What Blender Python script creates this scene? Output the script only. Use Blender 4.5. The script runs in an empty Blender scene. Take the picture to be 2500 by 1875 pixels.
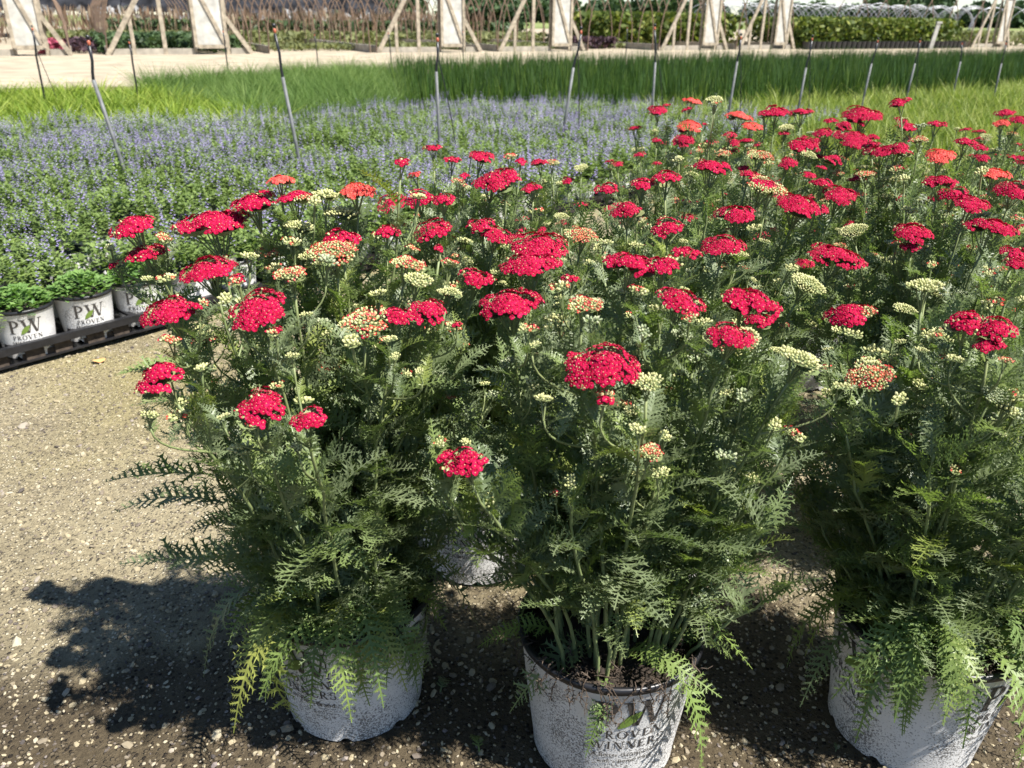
import bpy, math, random
import numpy as np
from mathutils import Matrix, Vector

random.seed(7)
rng = np.random.default_rng(7)
S = bpy.context.scene
COL = S.collection

# ------------------------------------------------------------------ camera
F_PX, TH, RO, CAM_H = 1950.0, math.radians(24.6), math.radians(0.6), 1.05   # focal length in photo pixels, pitch down, roll, height
cam_d = bpy.data.cameras.new('camera')
cam = bpy.data.objects.new('camera', cam_d); COL.objects.link(cam)
cam_d.sensor_width = 36.0
cam_d.lens = 36.0 * F_PX / 2500.0
cam_d.clip_start = 0.02; cam_d.clip_end = 2000
cam.matrix_world = Matrix.Translation((0, 0, CAM_H)) @ Matrix.Rotation(math.pi/2 - TH, 4, 'X') @ Matrix.Rotation(RO, 4, 'Z')
cam_d.dof.use_dof = True
cam_d.dof.focus_distance = 1.2
cam_d.dof.aperture_fstop = 9.0
S.camera = cam

# ------------------------------------------------------------------ light
SUN_DIR = Vector((0.55, -0.31, 1.0)).normalized()      # towards the sun
w = bpy.data.worlds.new('World'); S.world = w; w.use_nodes = True
nt = w.node_tree
bg = nt.nodes['Background']
sky = nt.nodes.new('ShaderNodeTexSky'); sky.sky_type = 'NISHITA'; sky.sun_disc = False
sky.sun_elevation = math.asin(SUN_DIR.z); sky.sun_rotation = math.atan2(SUN_DIR.x, SUN_DIR.y)
sky.air_density = 1.0; sky.dust_density = 0.1; sky.ozone_density = 2.0; sky.altitude = 1500
nt.links.new(sky.outputs[0], bg.inputs[0]); bg.inputs[1].default_value = 0.062
sl = bpy.data.lights.new('sun', 'SUN'); sl.energy = 5.0; sl.angle = math.radians(0.53); sl.color = (1.0, 0.96, 0.9)
so = bpy.data.objects.new('sun', sl); COL.objects.link(so)
so.rotation_euler = SUN_DIR.to_track_quat('Z', 'Y').to_euler(); so.location = (3, -2, 6)
vs = S.view_settings
vs.view_transform = 'Standard'; vs.look = 'None'; vs.gamma = 1.0; vs.use_curve_mapping = False; vs.exposure = 1.3
S.render.engine = 'CYCLES'
S.cycles.max_bounces = 6; S.cycles.diffuse_bounces = 3; S.cycles.glossy_bounces = 2; S.cycles.transmission_bounces = 4
S.cycles.use_denoising = True

# ------------------------------------------------------------------ helpers
def ray(px, py):
    """direction from the camera through a photo pixel (2500 x 1875)"""
    u = (px - 1250) / F_PX; v = -(py - 937.5) / F_PX
    c, s = math.cos(RO), math.sin(RO)
    u, v = u*c - v*s, u*s + v*c
    return np.array((u, v*math.sin(TH) + math.cos(TH), v*math.cos(TH) - math.sin(TH)))
def P(px, py, z):
    d = ray(px, py); t = (z - CAM_H) / d[2]
    return np.array((d[0]*t, d[1]*t, z))

def tag(o, label=None, cat=None, group=None, kind=None):
    if label: o['label'] = label
    if cat: o['category'] = cat
    if group: o['group'] = group
    if kind: o['kind'] = kind
    return o
def empty(name, loc, rz=0.0):
    o = bpy.data.objects.new(name, None); COL.objects.link(o)
    o.location = loc; o.rotation_euler = (0, 0, rz); o.empty_display_size = 0.05
    return o
def mesh(name, V, T, mats, M=None, smooth=False, rnd=None):
    """triangle mesh from arrays"""
    V = np.asarray(V, np.float32); T = np.asarray(T, np.int32)
    me = bpy.data.meshes.new(name)
    me.vertices.add(len(V)); me.vertices.foreach_set('co', V.ravel())
    n = len(T)
    me.loops.add(n*3); me.loops.foreach_set('vertex_index', T.ravel())
    me.polygons.add(n); me.polygons.foreach_set('loop_start', np.arange(0, n*3, 3, dtype=np.int32))
    if M is not None: me.polygons.foreach_set('material_index', np.asarray(M, np.int32))
    me.polygons.foreach_set('use_smooth', np.full(n, bool(smooth)))
    for m in (mats if isinstance(mats, (list, tuple)) else [mats]): me.materials.append(m)
    if rnd is not None:
        a = me.attributes.new('rnd', 'FLOAT', 'POINT'); a.data.foreach_set('value', np.asarray(rnd, np.float32))
    me.update(calc_edges=True)
    return me
def obj(name, me, parent=None, mat=None):
    o = bpy.data.objects.new(name, me); COL.objects.link(o)
    if parent is not None: o.parent = parent
    if mat is not None: o.matrix_basis = mat
    return o

class MB:
    """collects triangles"""
    def __init__(s): s.V = []; s.T = []; s.M = []; s.n = 0
    def add(s, V, T, m=0):
        V = np.asarray(V, float).reshape(-1, 3); T = np.asarray(T, int).reshape(-1, 3)
        s.V.append(V); s.T.append(T + s.n); s.n += len(V)
        s.M.append(np.full(len(T), m) if np.isscalar(m) else np.asarray(m))
    def quad(s, a, b, c, d, m=0): s.add([a, b, c, d], [(0, 1, 2), (0, 2, 3)], m)
    def tri(s, a, b, c, m=0): s.add([a, b, c], [(0, 1, 2)], m)
    def arrays(s): return np.concatenate(s.V), np.concatenate(s.T), np.concatenate(s.M)
    def box(s, x0, x1, y0, y1, z0, z1, m=0):
        v = [(x, y, z) for z in (z0, z1) for y in (y0, y1) for x in (x0, x1)]
        q = [(0, 2, 3, 1), (4, 5, 7, 6), (0, 1, 5, 4), (2, 6, 7, 3), (0, 4, 6, 2), (1, 3, 7, 5)]
        s.add(v, [t for a, b, c, d in q for t in ((a, b, c), (a, c, d))], m)
    def bar(s, p, q, wd, dp, up=(0, 0, 1), m=0):
        p = np.array(p, float); q = np.array(q, float); d = q - p; d /= np.linalg.norm(d)
        a = np.cross(d, up); 
        if np.linalg.norm(a) < 1e-4: a = np.cross(d, (0, 1, 0))
        a /= np.linalg.norm(a); b = np.cross(a, d)
        v = [e + i*a*wd/2 + j*b*dp/2 for e in (p, q) for i, j in ((-1, -1), (1, -1), (1, 1), (-1, 1))]
        t = [(0, 2, 1), (0, 3, 2), (4, 5, 6), (4, 6, 7)]
        for i in range(4):
            j = (i+1) % 4; t += [(i, j, 4+j), (i, 4+j, 4+i)]
        s.add(v, t, m)
    def tube(s, pts, rad, sides=6, m=0, cap=True):
        pts = np.asarray(pts, float); n = len(pts)
        rad = np.full(n, rad) if np.isscalar(rad) else np.asarray(rad)
        tan = np.gradient(pts, axis=0); tan /= np.linalg.norm(tan, axis=1)[:, None] + 1e-12
        a = np.cross(tan[0], (0.31, 0.87, 0.38)); a /= np.linalg.norm(a)
        V = []
        for i in range(n):
            a = a - tan[i]*np.dot(a, tan[i]); a /= np.linalg.norm(a); b = np.cross(tan[i], a)
            for k in range(sides):
                an = 2*math.pi*k/sides
                V.append(pts[i] + rad[i]*(math.cos(an)*a + math.sin(an)*b))
        T = []
        for i in range(n-1):
            for k in range(sides):
                p, q = i*sides+k, i*sides+(k+1) % sides
                T += [(p, q, q+sides), (p, q+sides, p+sides)]
        if cap:
            V.append(pts[-1]); c = len(V)-1
            T += [((n-1)*sides+k, (n-1)*sides+(k+1) % sides, c) for k in range(sides)]
        s.add(V, T, m)
    def lathe(s, prof, seg=48, m=0, wob=None):
        """prof: list of (r, z) from bottom outside up and over"""
        V = []; T = []; n = len(prof)
        for i, (r, z) in enumerate(prof):
            for k in range(seg):
                a = 2*math.pi*k/seg; dz = wob(i, k) if wob else 0
                V.append((r*math.cos(a), r*math.sin(a), z+dz))
        for i in range(n-1):
            for k in range(seg):
                p, q = i*seg+k, i*seg+(k+1) % seg
                T += [(p, q, q+seg), (p, q+seg, p+seg)]
        s.add(V, T, m)
    def build(s, name, mats, parent=None, smooth=False, mat=None):
        V, T, M = s.arrays()
        return obj(name, mesh(name, V, T, mats, M, smooth), parent, mat)

def smooth_by_angle(o, deg=40):
    me = o.data
    me.polygons.foreach_set('use_smooth', np.full(len(me.polygons), True))
    try: me.set_sharp_from_angle(angle=math.radians(deg))
    except Exception: pass

def join(name, temps, idx, mats4, matlist, parent=None, rnd=None, smooth=False):
    """one mesh out of many placed templates: temps list of (V,T,M), idx which template, mats4 (n,4,4)"""
    VV = []; TT = []; MM = []; RR = []; n = 0
    for i, (k, m) in enumerate(zip(idx, mats4)):
        V, T, M = temps[k]
        VV.append(V @ m[:3, :3].T + m[:3, 3]); TT.append(T + n); MM.append(M); n += len(V)
        RR.append(np.full(len(V), rnd[i] if rnd is not None else random.random()))
    return obj(name, mesh(name, np.concatenate(VV), np.concatenate(TT), matlist, np.concatenate(MM), smooth, np.concatenate(RR)), parent)

def frame(loc, x, up, sc=1.0):
    """4x4 with local x along x, local z near up"""
    x = np.asarray(x, float); x = x/np.linalg.norm(x)
    z = np.asarray(up, float); z = z - x*np.dot(x, z)
    if np.linalg.norm(z) < 1e-3: z = np.cross(x, (0.3, 1, 0.2))
    z /= np.linalg.norm(z); y = np.cross(z, x)
    m = np.eye(4); m[:3, 0] = x*sc; m[:3, 1] = y*sc; m[:3, 2] = z*sc; m[:3, 3] = loc
    return m
def zframe(loc, z, spin, sc=1.0):
    z = np.asarray(z, float); z = z/np.linalg.norm(z)
    a = np.array((math.cos(spin), math.sin(spin), 0.0)); a = a - z*np.dot(a, z); a /= np.linalg.norm(a)
    b = np.cross(z, a); m = np.eye(4)
    m[:3, 0] = a*sc; m[:3, 1] = b*sc; m[:3, 2] = z*sc; m[:3, 3] = loc
    return m
def MX(m): return Matrix([list(r) for r in m])

def in_poly(x, y, poly):
    c = False; n = len(poly)
    for i in range(n):
        x0, y0 = poly[i]; x1, y1 = poly[(i+1) % n]
        if (y0 > y) != (y1 > y) and x < (x1-x0)*(y-y0)/(y1-y0) + x0: c = not c
    return c
def scatter(poly, n):
    a = np.array(poly); lo = a.min(0); hi = a.max(0); out = []
    while len(out) < n:
        q = lo + rng.random(2)*(hi-lo)
        if in_poly(q[0], q[1], poly): out.append(q)
    return np.array(out)

# ------------------------------------------------------------------ materials
def new_mat(name):
    m = bpy.data.materials.new(name); m.use_nodes = True
    return m, m.node_tree.nodes, m.node_tree.links, m.node_tree.nodes['Principled BSDF']
def N(nodes, t, **kw):
    n = nodes.new(t)
    for k, v in kw.items(): setattr(n, k, v)
    return n
def ramp(nodes, stops, interp='LINEAR'):
    r = nodes.new('ShaderNodeValToRGB'); r.color_ramp.interpolation = interp
    e = r.color_ramp.elements
    while len(e) < len(stops): e.new(0.5)
    for i, (p, c) in enumerate(stops):
        e[i].position = p; e[i].color = (*c, 1)
    return r
def plain(name, col, rough=0.6, metal=0.0, spec=0.5, var=0.0, scale=30, bump=0.0):
    m, n, l, b = new_mat(name)
    b.inputs['Roughness'].default_value = rough; b.inputs['Metallic'].default_value = metal
    b.inputs['Specular IOR Level'].default_value = spec
    b.inputs['Base Color'].default_value = (*col, 1)
    if var > 0 or bump > 0:
        tc = N(n, 'ShaderNodeTexCoord'); no = N(n, 'ShaderNodeTexNoise'); no.inputs['Scale'].default_value = scale; no.inputs['Detail'].default_value = 5
        l.new(tc.outputs['Object'], no.inputs['Vector'])
        if var > 0:
            lo = tuple(c*(1-var) for c in col); hi = tuple(min(1, c*(1+var)) for c in col)
            r = ramp(n, [(0.3, lo), (0.7, hi)]); l.new(no.outputs['Fac'], r.inputs[0]); l.new(r.outputs[0], b.inputs['Base Color'])
        if bump > 0:
            bp = N(n, 'ShaderNodeBump'); bp.inputs['Strength'].default_value = bump; bp.inputs['Distance'].default_value = 0.01
            l.new(no.outputs['Fac'], bp.inputs['Height']); l.new(bp.outputs[0], b.inputs['Normal'])
    return m
def leafy(name, stops, rough=0.5, spec=0.4, trans=0.3, island=False, tint=(1.0, 1.15, 0.55)):
    """foliage: colour differs from piece to piece, some light passes through"""
    m, n, l, b = new_mat(name)
    b.inputs['Roughness'].default_value = rough; b.inputs['Specular IOR Level'].default_value = spec
    if island:
        g = N(n, 'ShaderNodeNewGeometry'); fac = g.outputs['Random Per Island']
    else:
        at = N(n, 'ShaderNodeAttribute', attribute_name='rnd'); oi = N(n, 'ShaderNodeObjectInfo')
        ad = N(n, 'ShaderNodeMath', operation='ADD'); fr = N(n, 'ShaderNodeMath', operation='FRACT')
        l.new(at.outputs['Fac'], ad.inputs[0]); l.new(oi.outputs['Random'], ad.inputs[1]); l.new(ad.outputs[0], fr.inputs[0]); fac = fr.outputs[0]
    r = ramp(n, stops); l.new(fac, r.inputs[0]); l.new(r.outputs[0], b.inputs['Base Color'])
    if trans > 0:
        tr = N(n, 'ShaderNodeBsdfTranslucent'); mx = N(n, 'ShaderNodeMixShader'); mx.inputs[0].default_value = trans
        mu = N(n, 'ShaderNodeMix', data_type='RGBA', blend_type='MULTIPLY'); mu.inputs[0].default_value = 1
        l.new(r.outputs[0], mu.inputs['A']); mu.inputs['B'].default_value = (tint[0]*1.3, tint[1]*1.3, tint[2]*1.3, 1)
        l.new(mu.outputs['Result'], tr.inputs[0])
        l.new(b.outputs[0], mx.inputs[1]); l.new(tr.outputs[0], mx.inputs[2])
        l.new(mx.outputs[0], n['Material Output'].inputs[0])
    return m

MAT = {}
MAT['leaf'] = leafy('yarrow_leaf', [(0.0, (.135, .180, .085)), (.35, (.205, .245, .135)), (.7, (.165, .215, .090)), (.93, (.200, .262, .085)), (1, (.24, .28, .07))], .42, .42, .38)
MAT['leaf_low'] = leafy('yarrow_lower_leaf', [(0.0, (.115, .175, .050)), (.5, (.160, .225, .060)), (.85, (.20, .26, .06)), (1, (.30, .30, .07))], .5, .4, .3)
MAT['stem'] = leafy('yarrow_stem', [(0, (.145, .185, .075)), (1, (.21, .24, .10))], .5, .4, 0)
MAT['crimson'] = leafy('crimson_petal', [(0, (.22, .002, .018)), (.4, (.34, .003, .034)), (.8, (.42, .006, .052)), (1, (.48, .016, .080))], .75, .10, .15, True, (1, .5, .5))
MAT['coral'] = leafy('coral_petal', [(0, (.52, .03, .035)), (.5, (.62, .065, .05)), (1, (.66, .11, .075))], .55, .25, .18, True, (1, .6, .5))
MAT['centre'] = leafy('floret_centre', [(0, (.30, .02, .03)), (.5, (.48, .14, .12)), (1, (.60, .42, .26))], .6, .1, 0, True)
MAT['bud'] = leafy('yarrow_bud', [(0, (.40, .42, .17)), (.5, (.52, .51, .24)), (1, (.60, .57, .31))], .6, .25, .1, True)
MAT['greenbud'] = leafy('unripe_bud', [(0, (.22, .27, .15)), (.5, (.34, .38, .22)), (1, (.46, .47, .31))], .6, .25, .1, True)
MAT['dry'] = leafy('dried_leaf', [(0, (.045, .034, .026)), (.6, (.085, .065, .050)), (1, (.18, .14, .10))], .8, .1, .1)
MAT['black'] = plain('black_plastic', (.012, .012, .014), .38, spec=.5, var=.3, scale=40)
MAT['ink'] = plain('dark_print', (.045, .040, .036), .6)
MAT['logo_green'] = plain('green_print', (.13, .20, .035), .55)
MAT['soil'] = plain('potting_soil', (.030, .021, .014), .95, var=.7, scale=120, bump=1.0)

def pot_mat(name, dirt, h):
    """white printed plastic, splashed with soil"""
    m, n, l, b = new_mat(name)
    tc = N(n, 'ShaderNodeTexCoord')
    n1 = N(n, 'ShaderNodeTexNoise'); n1.inputs['Scale'].default_value = 340; n1.inputs['Detail'].default_value = 3
    n2 = N(n, 'ShaderNodeTexNoise'); n2.inputs['Scale'].default_value = 800; n2.inputs['Detail'].default_value = 2
    n3 = N(n, 'ShaderNodeTexNoise'); n3.inputs['Scale'].default_value = 14; n3.inputs['Detail'].default_value = 4
    oi = N(n, 'ShaderNodeObjectInfo'); of = N(n, 'ShaderNodeVectorMath', operation='MULTIPLY_ADD'); cx = N(n, 'ShaderNodeCombineXYZ')
    for q in range(3): l.new(oi.outputs['Random'], cx.inputs[q])
    of.inputs[1].default_value = (9, 13, 7); l.new(cx.outputs[0], of.inputs[0]); l.new(tc.outputs['Object'], of.inputs[2])
    for k in (n1, n2, n3): l.new(of.outputs[0], k.inputs['Vector'])
    sp = N(n, 'ShaderNodeSeparateXYZ'); l.new(tc.outputs['Object'], sp.inputs[0])
    mr = N(n, 'ShaderNodeMapRange'); mr.inputs[1].default_value = 0; mr.inputs[2].default_value = h; mr.inputs[3].default_value = .12*dirt - .05; mr.inputs[4].default_value = -.02*dirt - .05
    l.new(sp.outputs['Z'], mr.inputs[0])
    a0 = N(n, 'ShaderNodeMath', operation='MULTIPLY_ADD'); a0.inputs[1].default_value = .75; l.new(n1.outputs['Fac'], a0.inputs[0])
    a1 = N(n, 'ShaderNodeMath', operation='MULTIPLY'); a1.inputs[1].default_value = .40; l.new(n2.outputs['Fac'], a1.inputs[0]); l.new(a1.outputs[0], a0.inputs[2])
    a2 = N(n, 'ShaderNodeMath', operation='MULTIPLY_ADD'); a2.inputs[1].default_value = .52; l.new(n3.outputs['Fac'], a2.inputs[0]); l.new(mr.outputs[0], a2.inputs[2])
    a3 = N(n, 'ShaderNodeMath', operation='ADD'); l.new(a0.outputs[0], a3.inputs[0]); l.new(a2.outputs[0], a3.inputs[1])
    r = ramp(n, [(.0, (0, 0, 0)), (.84, (0, 0, 0)), (.98, (.85, .85, .85))]); l.new(a3.outputs[0], r.inputs[0])
    wb = ramp(n, [(.3, (.62, .61, .59)), (.7, (.72, .71, .69))]); l.new(n3.outputs['Fac'], wb.inputs[0])
    mx = N(n, 'ShaderNodeMix', data_type='RGBA'); l.new(r.outputs[0], mx.inputs[0]); l.new(wb.outputs[0], mx.inputs['A'])
    mx.inputs['B'].default_value = (.050, .045, .040, 1); l.new(mx.outputs['Result'], b.inputs['Base Color'])
    b.inputs['Roughness'].default_value = .5
    bp = N(n, 'ShaderNodeBump'); bp.inputs['Strength'].default_value = .35; bp.inputs['Distance'].default_value = .002
    l.new(r.outputs[0], bp.inputs['Height']); l.new(bp.outputs[0], b.inputs['Normal'])
    return m
MAT['pot'] = pot_mat('muddy_white_pot', 1.0, .23)
MAT['pot_clean'] = pot_mat('white_pot', .55, .15)

# ground
def ground_mat():
    m, n, l, b = new_mat('gravelly_soil')
    tc = N(n, 'ShaderNodeTexCoord'); pos = tc.outputs['Object']
    big = N(n, 'ShaderNodeTexNoise'); big.inputs['Scale'].default_value = 2.2; big.inputs['Detail'].default_value = 6; big.inputs['Roughness'].default_value = .62
    fine = N(n, 'ShaderNodeTexNoise'); fine.inputs['Scale'].default_value = 95; fine.inputs['Detail'].default_value = 6; fine.inputs['Roughness'].default_value = .7
    v1 = N(n, 'ShaderNodeTexVoronoi'); v1.inputs['Scale'].default_value = 130
    v2 = N(n, 'ShaderNodeTexVoronoi'); v2.inputs['Scale'].default_value = 260
    for k in (big, fine, v1, v2): l.new(pos, k.inputs['Vector'])
    base = ramp(n, [(.30, (.10, .084, .056)), (.46, (.205, .172, .108)), (.60, (.31, .265, .168)), (.8, (.42, .365, .24))])
    ad = N(n, 'ShaderNodeMath', operation='MULTIPLY_ADD'); ad.inputs[1].default_value = .55
    l.new(fine.outputs['Fac'], ad.inputs[0])
    ad2 = N(n, 'ShaderNodeMath', operation='MULTIPLY'); ad2.inputs[1].default_value = .5; l.new(big.outputs['Fac'], ad2.inputs[0]); l.new(ad2.outputs[0], ad.inputs[2])
    l.new(ad.outputs[0], base.inputs[0])
    # grit: pale and dark stones too small to model
    sepc = N(n, 'ShaderNodeSeparateColor'); l.new(v1.outputs['Color'], sepc.inputs[0])
    grit = ramp(n, [(0, (.06, .05, .04)), (.35, (.19, .16, .105)), (.7, (.40, .345, .23)), (1, (.60, .54, .40))]); l.new(sepc.outputs[0], grit.inputs[0])
    gm = ramp(n, [(.0, (1, 1, 1)), (.33, (1, 1, 1)), (.5, (0, 0, 0))]); l.new(v1.outputs['Distance'], gm.inputs[0])
    pick = N(n, 'ShaderNodeMath', operation='GREATER_THAN'); pick.inputs[1].default_value = .36; l.new(sepc.outputs[1], pick.inputs[0])
    mk = N(n, 'ShaderNodeMath', operation='MULTIPLY'); l.new(gm.outputs[0], mk.inputs[0]); l.new(pick.outputs[0], mk.inputs[1])
    mx = N(n, 'ShaderNodeMix', data_type='RGBA'); l.new(mk.outputs[0], mx.inputs[0]); l.new(base.outputs[0], mx.inputs['A']); l.new(grit.outputs[0], mx.inputs['B'])
    # thin green film of algae in patches
    al = N(n, 'ShaderNodeTexNoise'); al.inputs['Scale'].default_value = 1.1; al.inputs['Detail'].default_value = 3; l.new(pos, al.inputs['Vector'])
    ar = ramp(n, [(.48, (0, 0, 0)), (.66, (.55, .55, .55))]); l.new(al.outputs['Fac'], ar.inputs[0])
    mx2 = N(n, 'ShaderNodeMix', data_type='RGBA', blend_type='MULTIPLY'); l.new(ar.outputs[0], mx2.inputs[0]); l.new(mx.outputs['Result'], mx2.inputs['A']); mx2.inputs['B'].default_value = (.86, .86, .42, 1)
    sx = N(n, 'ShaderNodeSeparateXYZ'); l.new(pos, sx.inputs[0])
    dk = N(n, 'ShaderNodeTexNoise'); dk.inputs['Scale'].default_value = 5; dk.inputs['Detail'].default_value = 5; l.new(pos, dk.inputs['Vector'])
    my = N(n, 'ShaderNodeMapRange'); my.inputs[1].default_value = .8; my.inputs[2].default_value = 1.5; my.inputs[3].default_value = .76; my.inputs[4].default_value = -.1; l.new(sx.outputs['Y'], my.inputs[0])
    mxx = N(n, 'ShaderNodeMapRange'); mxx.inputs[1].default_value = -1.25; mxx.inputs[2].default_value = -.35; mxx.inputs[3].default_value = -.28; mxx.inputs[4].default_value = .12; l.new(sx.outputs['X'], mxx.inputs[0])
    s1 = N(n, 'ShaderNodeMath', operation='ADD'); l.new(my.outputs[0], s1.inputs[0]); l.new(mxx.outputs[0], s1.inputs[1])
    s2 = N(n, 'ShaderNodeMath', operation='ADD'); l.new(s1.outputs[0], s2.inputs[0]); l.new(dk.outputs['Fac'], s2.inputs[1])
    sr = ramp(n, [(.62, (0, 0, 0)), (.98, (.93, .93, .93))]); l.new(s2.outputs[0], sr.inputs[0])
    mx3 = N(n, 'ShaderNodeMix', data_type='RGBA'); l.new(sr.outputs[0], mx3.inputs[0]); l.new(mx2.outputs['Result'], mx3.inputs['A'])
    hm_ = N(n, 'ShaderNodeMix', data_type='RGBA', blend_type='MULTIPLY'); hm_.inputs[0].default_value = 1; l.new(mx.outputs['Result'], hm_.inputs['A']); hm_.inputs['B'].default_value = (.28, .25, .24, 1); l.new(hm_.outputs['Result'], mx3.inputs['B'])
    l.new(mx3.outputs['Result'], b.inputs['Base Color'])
    b.inputs['Roughness'].default_value = .95; b.inputs['Specular IOR Level'].default_value = .2
    hs = N(n, 'ShaderNodeMath', operation='MULTIPLY_ADD'); hs.inputs[1].default_value = .6; l.new(mk.outputs[0], hs.inputs[0]); l.new(fine.outputs['Fac'], hs.inputs[2])
    bp = N(n, 'ShaderNodeBump'); bp.inputs['Strength'].default_value = 1.0; bp.inputs['Distance'].default_value = .010
    l.new(hs.outputs[0], bp.inputs['Height']); l.new(bp.outputs[0], b.inputs['Normal'])
    return m
MAT['ground'] = ground_mat()
MAT['road'] = plain('pale_dirt_road', (.33, .28, .205), .95, spec=.1, var=.25, scale=1.6, bump=.3)
MAT['field'] = plain('far_field', (.16, .19, .07), .95, spec=.1, var=.4, scale=.05)
MAT['fabric'] = plain('black_ground_cloth', (.035, .038, .030), .8, var=.4, scale=4)
MAT['pebble'] = leafy('pebble', [(0, (.06, .052, .048)), (.2, (.14, .115, .09)), (.45, (.26, .22, .14)), (.7, (.31, .26, .165)), (.92, (.36, .32, .23)), (1, (.18, .15, .14))], .8, .25, 0, False)

# ------------------------------------------------------------------ ground, road
gm_ = MB()
# a sheet that undulates a little near the camera and reaches the horizon
xs = np.concatenate([[-900, -300, -100, -40, -15, -6], np.linspace(-3, 3, 61), [6, 15, 40, 100, 300, 900]])
ys = np.concatenate([[-60, -10, -2], np.linspace(0.2, 4.2, 41), [6, 9, 14, 25, 50, 120, 350, 1200]])
GX, GY = np.meshgrid(xs, ys)
near = (np.abs(GX) < 3.01) & (GY < 4.3) & (GY > 0.1)
GZ = np.where(near, 0.004*np.sin(GX*7+GY*3) + 0.003*np.sin(GX*17-GY*11+1) - 0.004, 0.0)
V = np.stack([GX, GY, GZ], -1).reshape(-1, 3); nx = len(xs)
T = []
for j in range(len(ys)-1):
    for i in range(nx-1):
        a = j*nx+i; T += [(a, a+1, a+nx+1), (a, a+nx+1, a+nx)]
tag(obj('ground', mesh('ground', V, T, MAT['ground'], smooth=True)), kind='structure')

WD = np.array((math.cos(math.radians(27)), math.sin(math.radians(27))))      # line of the greenhouse ends
WN = np.array((-WD[1], WD[0])); W0 = np.array((-9.6, 25.0))
def wall_s(px):
    d = ray(px, 90)[:2]                       # where the view line meets the line of greenhouse ends
    A = np.array([[d[0], -WD[0]], [d[1], -WD[1]]]); t, s = np.linalg.solve(A, W0)
    return s
def wpt(s, n, z=0.0):
    p = W0 + WD*s + WN*n
    return np.array((p[0], p[1], z))
rb = MB()
rs = np.linspace(-40, 90, 66)
for a, b in zip(rs[:-1], rs[1:]):
    wob = lambda s: -11.5 + .3*math.sin(s*.7)
    q = [wpt(a, wob(a), .006), wpt(b, wob(b), .006), wpt(b, 60, .006), wpt(a, 60, .006)]
    rb.quad(*q)
tag(rb.build('dirt_road', MAT['road']), kind='structure')
ff = MB(); ff.quad(wpt(-200, 60, .012), wpt(400, 60, .012), wpt(400, 700, .012), wpt(-200, 700, .012))
tag(ff.build('far_field', MAT['field']), kind='structure')

# gravel
ico_v = []
ph = (1+5**.5)/2
for a in (-1, 1):
    for b_ in (-ph, ph): ico_v += [(0, a, b_), (a, b_, 0), (b_, 0, a)]
ico_v = np.array(ico_v)/math.sqrt(1+ph*ph)
def hull_faces(v):
    e = min(np.linalg.norm(v[i]-v[j]) for i in range(12) for j in range(i))*1.01; fs = []
    for i in range(12):
        for j in range(i+1, 12):
            for k in range(j+1, 12):
                if max(np.linalg.norm(v[i]-v[j]), np.linalg.norm(v[j]-v[k]), np.linalg.norm(v[i]-v[k])) < e:
                    n = np.cross(v[j]-v[i], v[k]-v[i]); fs.append((i, j, k) if np.dot(n, v[i]) > 0 else (i, k, j))
    return np.array(fs)
ico_t = hull_faces(ico_v)
peb = []
for k in range(8):
    v = ico_v*(1+rng.normal(0, .16, (12, 1)))*np.array((1, rng.uniform(.6, .95), rng.uniform(.4, .7)))
    peb.append((v, ico_t, np.zeros(20, int)))
def gravel(n, x0, x1, y0, y1, r0, sg, rmax):
    x = rng.uniform(x0, x1, n); y = y0 + (y1-y0)*rng.random(n)**1.15
    ok = np.abs(x) <= .72*y + .45; x = x[ok]; y = y[ok]; m = len(x)
    r = np.minimum(r0*np.exp(rng.normal(0, sg, m)), rmax); a = rng.uniform(0, 6.28, m)
    z = 0.004*np.sin(x*7+y*3) + 0.003*np.sin(x*17-y*11+1) - 0.004 + r*.18
    v = np.array([p[0] for p in peb])[rng.integers(8, size=m)]*r[:, None, None]
    t = rng.normal(0, .25, (m, 2)); c, s_ = np.cos(a)[:, None], np.sin(a)[:, None]
    o = np.empty_like(v); o[..., 0] = c*v[..., 0] - s_*v[..., 1] + x[:, None]; o[..., 1] = s_*v[..., 0] + c*v[..., 1] + y[:, None]
    o[..., 2] = v[..., 2] + t[:, :1]*v[..., 0] + t[:, 1:]*v[..., 1] + z[:, None]
    return o
GR = np.concatenate([gravel(46000, -2.2, 1.4, .62, 3.4, .0028, .45, .011), gravel(420, -2.2, 1.4, .62, 3.2, .0055, .42, .016)])
tag(obj('gravel', mesh('gravel', GR.reshape(-1, 3), (ico_t[None] + 12*np.arange(len(GR))[:, None, None]).reshape(-1, 3), MAT['pebble'], rnd=np.repeat(rng.random(len(GR)), 12))),
    'loose pale and grey gravel scattered over the soil', 'gravel', kind='stuff')

# ------------------------------------------------------------------ the hoop houses beyond the road
MAT['wood'] = plain('weathered_wood', (.30, .255, .19), .85, var=.4, scale=9, bump=.3)
MAT['panel'] = plain('whitewashed_plywood', (.42, .41, .37), .8, var=.25, scale=5, bump=.2)
MAT['rust'] = plain('rusty_pipe', (.16, .105, .070), .7, var=.4, scale=5)
MAT['steel'] = plain('galvanised_pipe', (.36, .375, .40), .4, metal=.6, var=.1, scale=5)
MAT['board'] = plain('grey_base_board', (.30, .27, .22), .9, var=.3, scale=4)
def arch(width, height, n=14):
    """hoop: straight legs, round top, in local x / z"""
    pts = []
    for i in range(n+1):
        a = math.pi*i/n
        pts.append((-math.cos(a)*width/2, 0, math.sin(a)**.75*height))
    return np.array(pts)
def to_wall(o, s, n=0.0):
    p = wpt(s, n); o.location = p; o.rotation_euler = (0, 0, math.radians(27))
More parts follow.
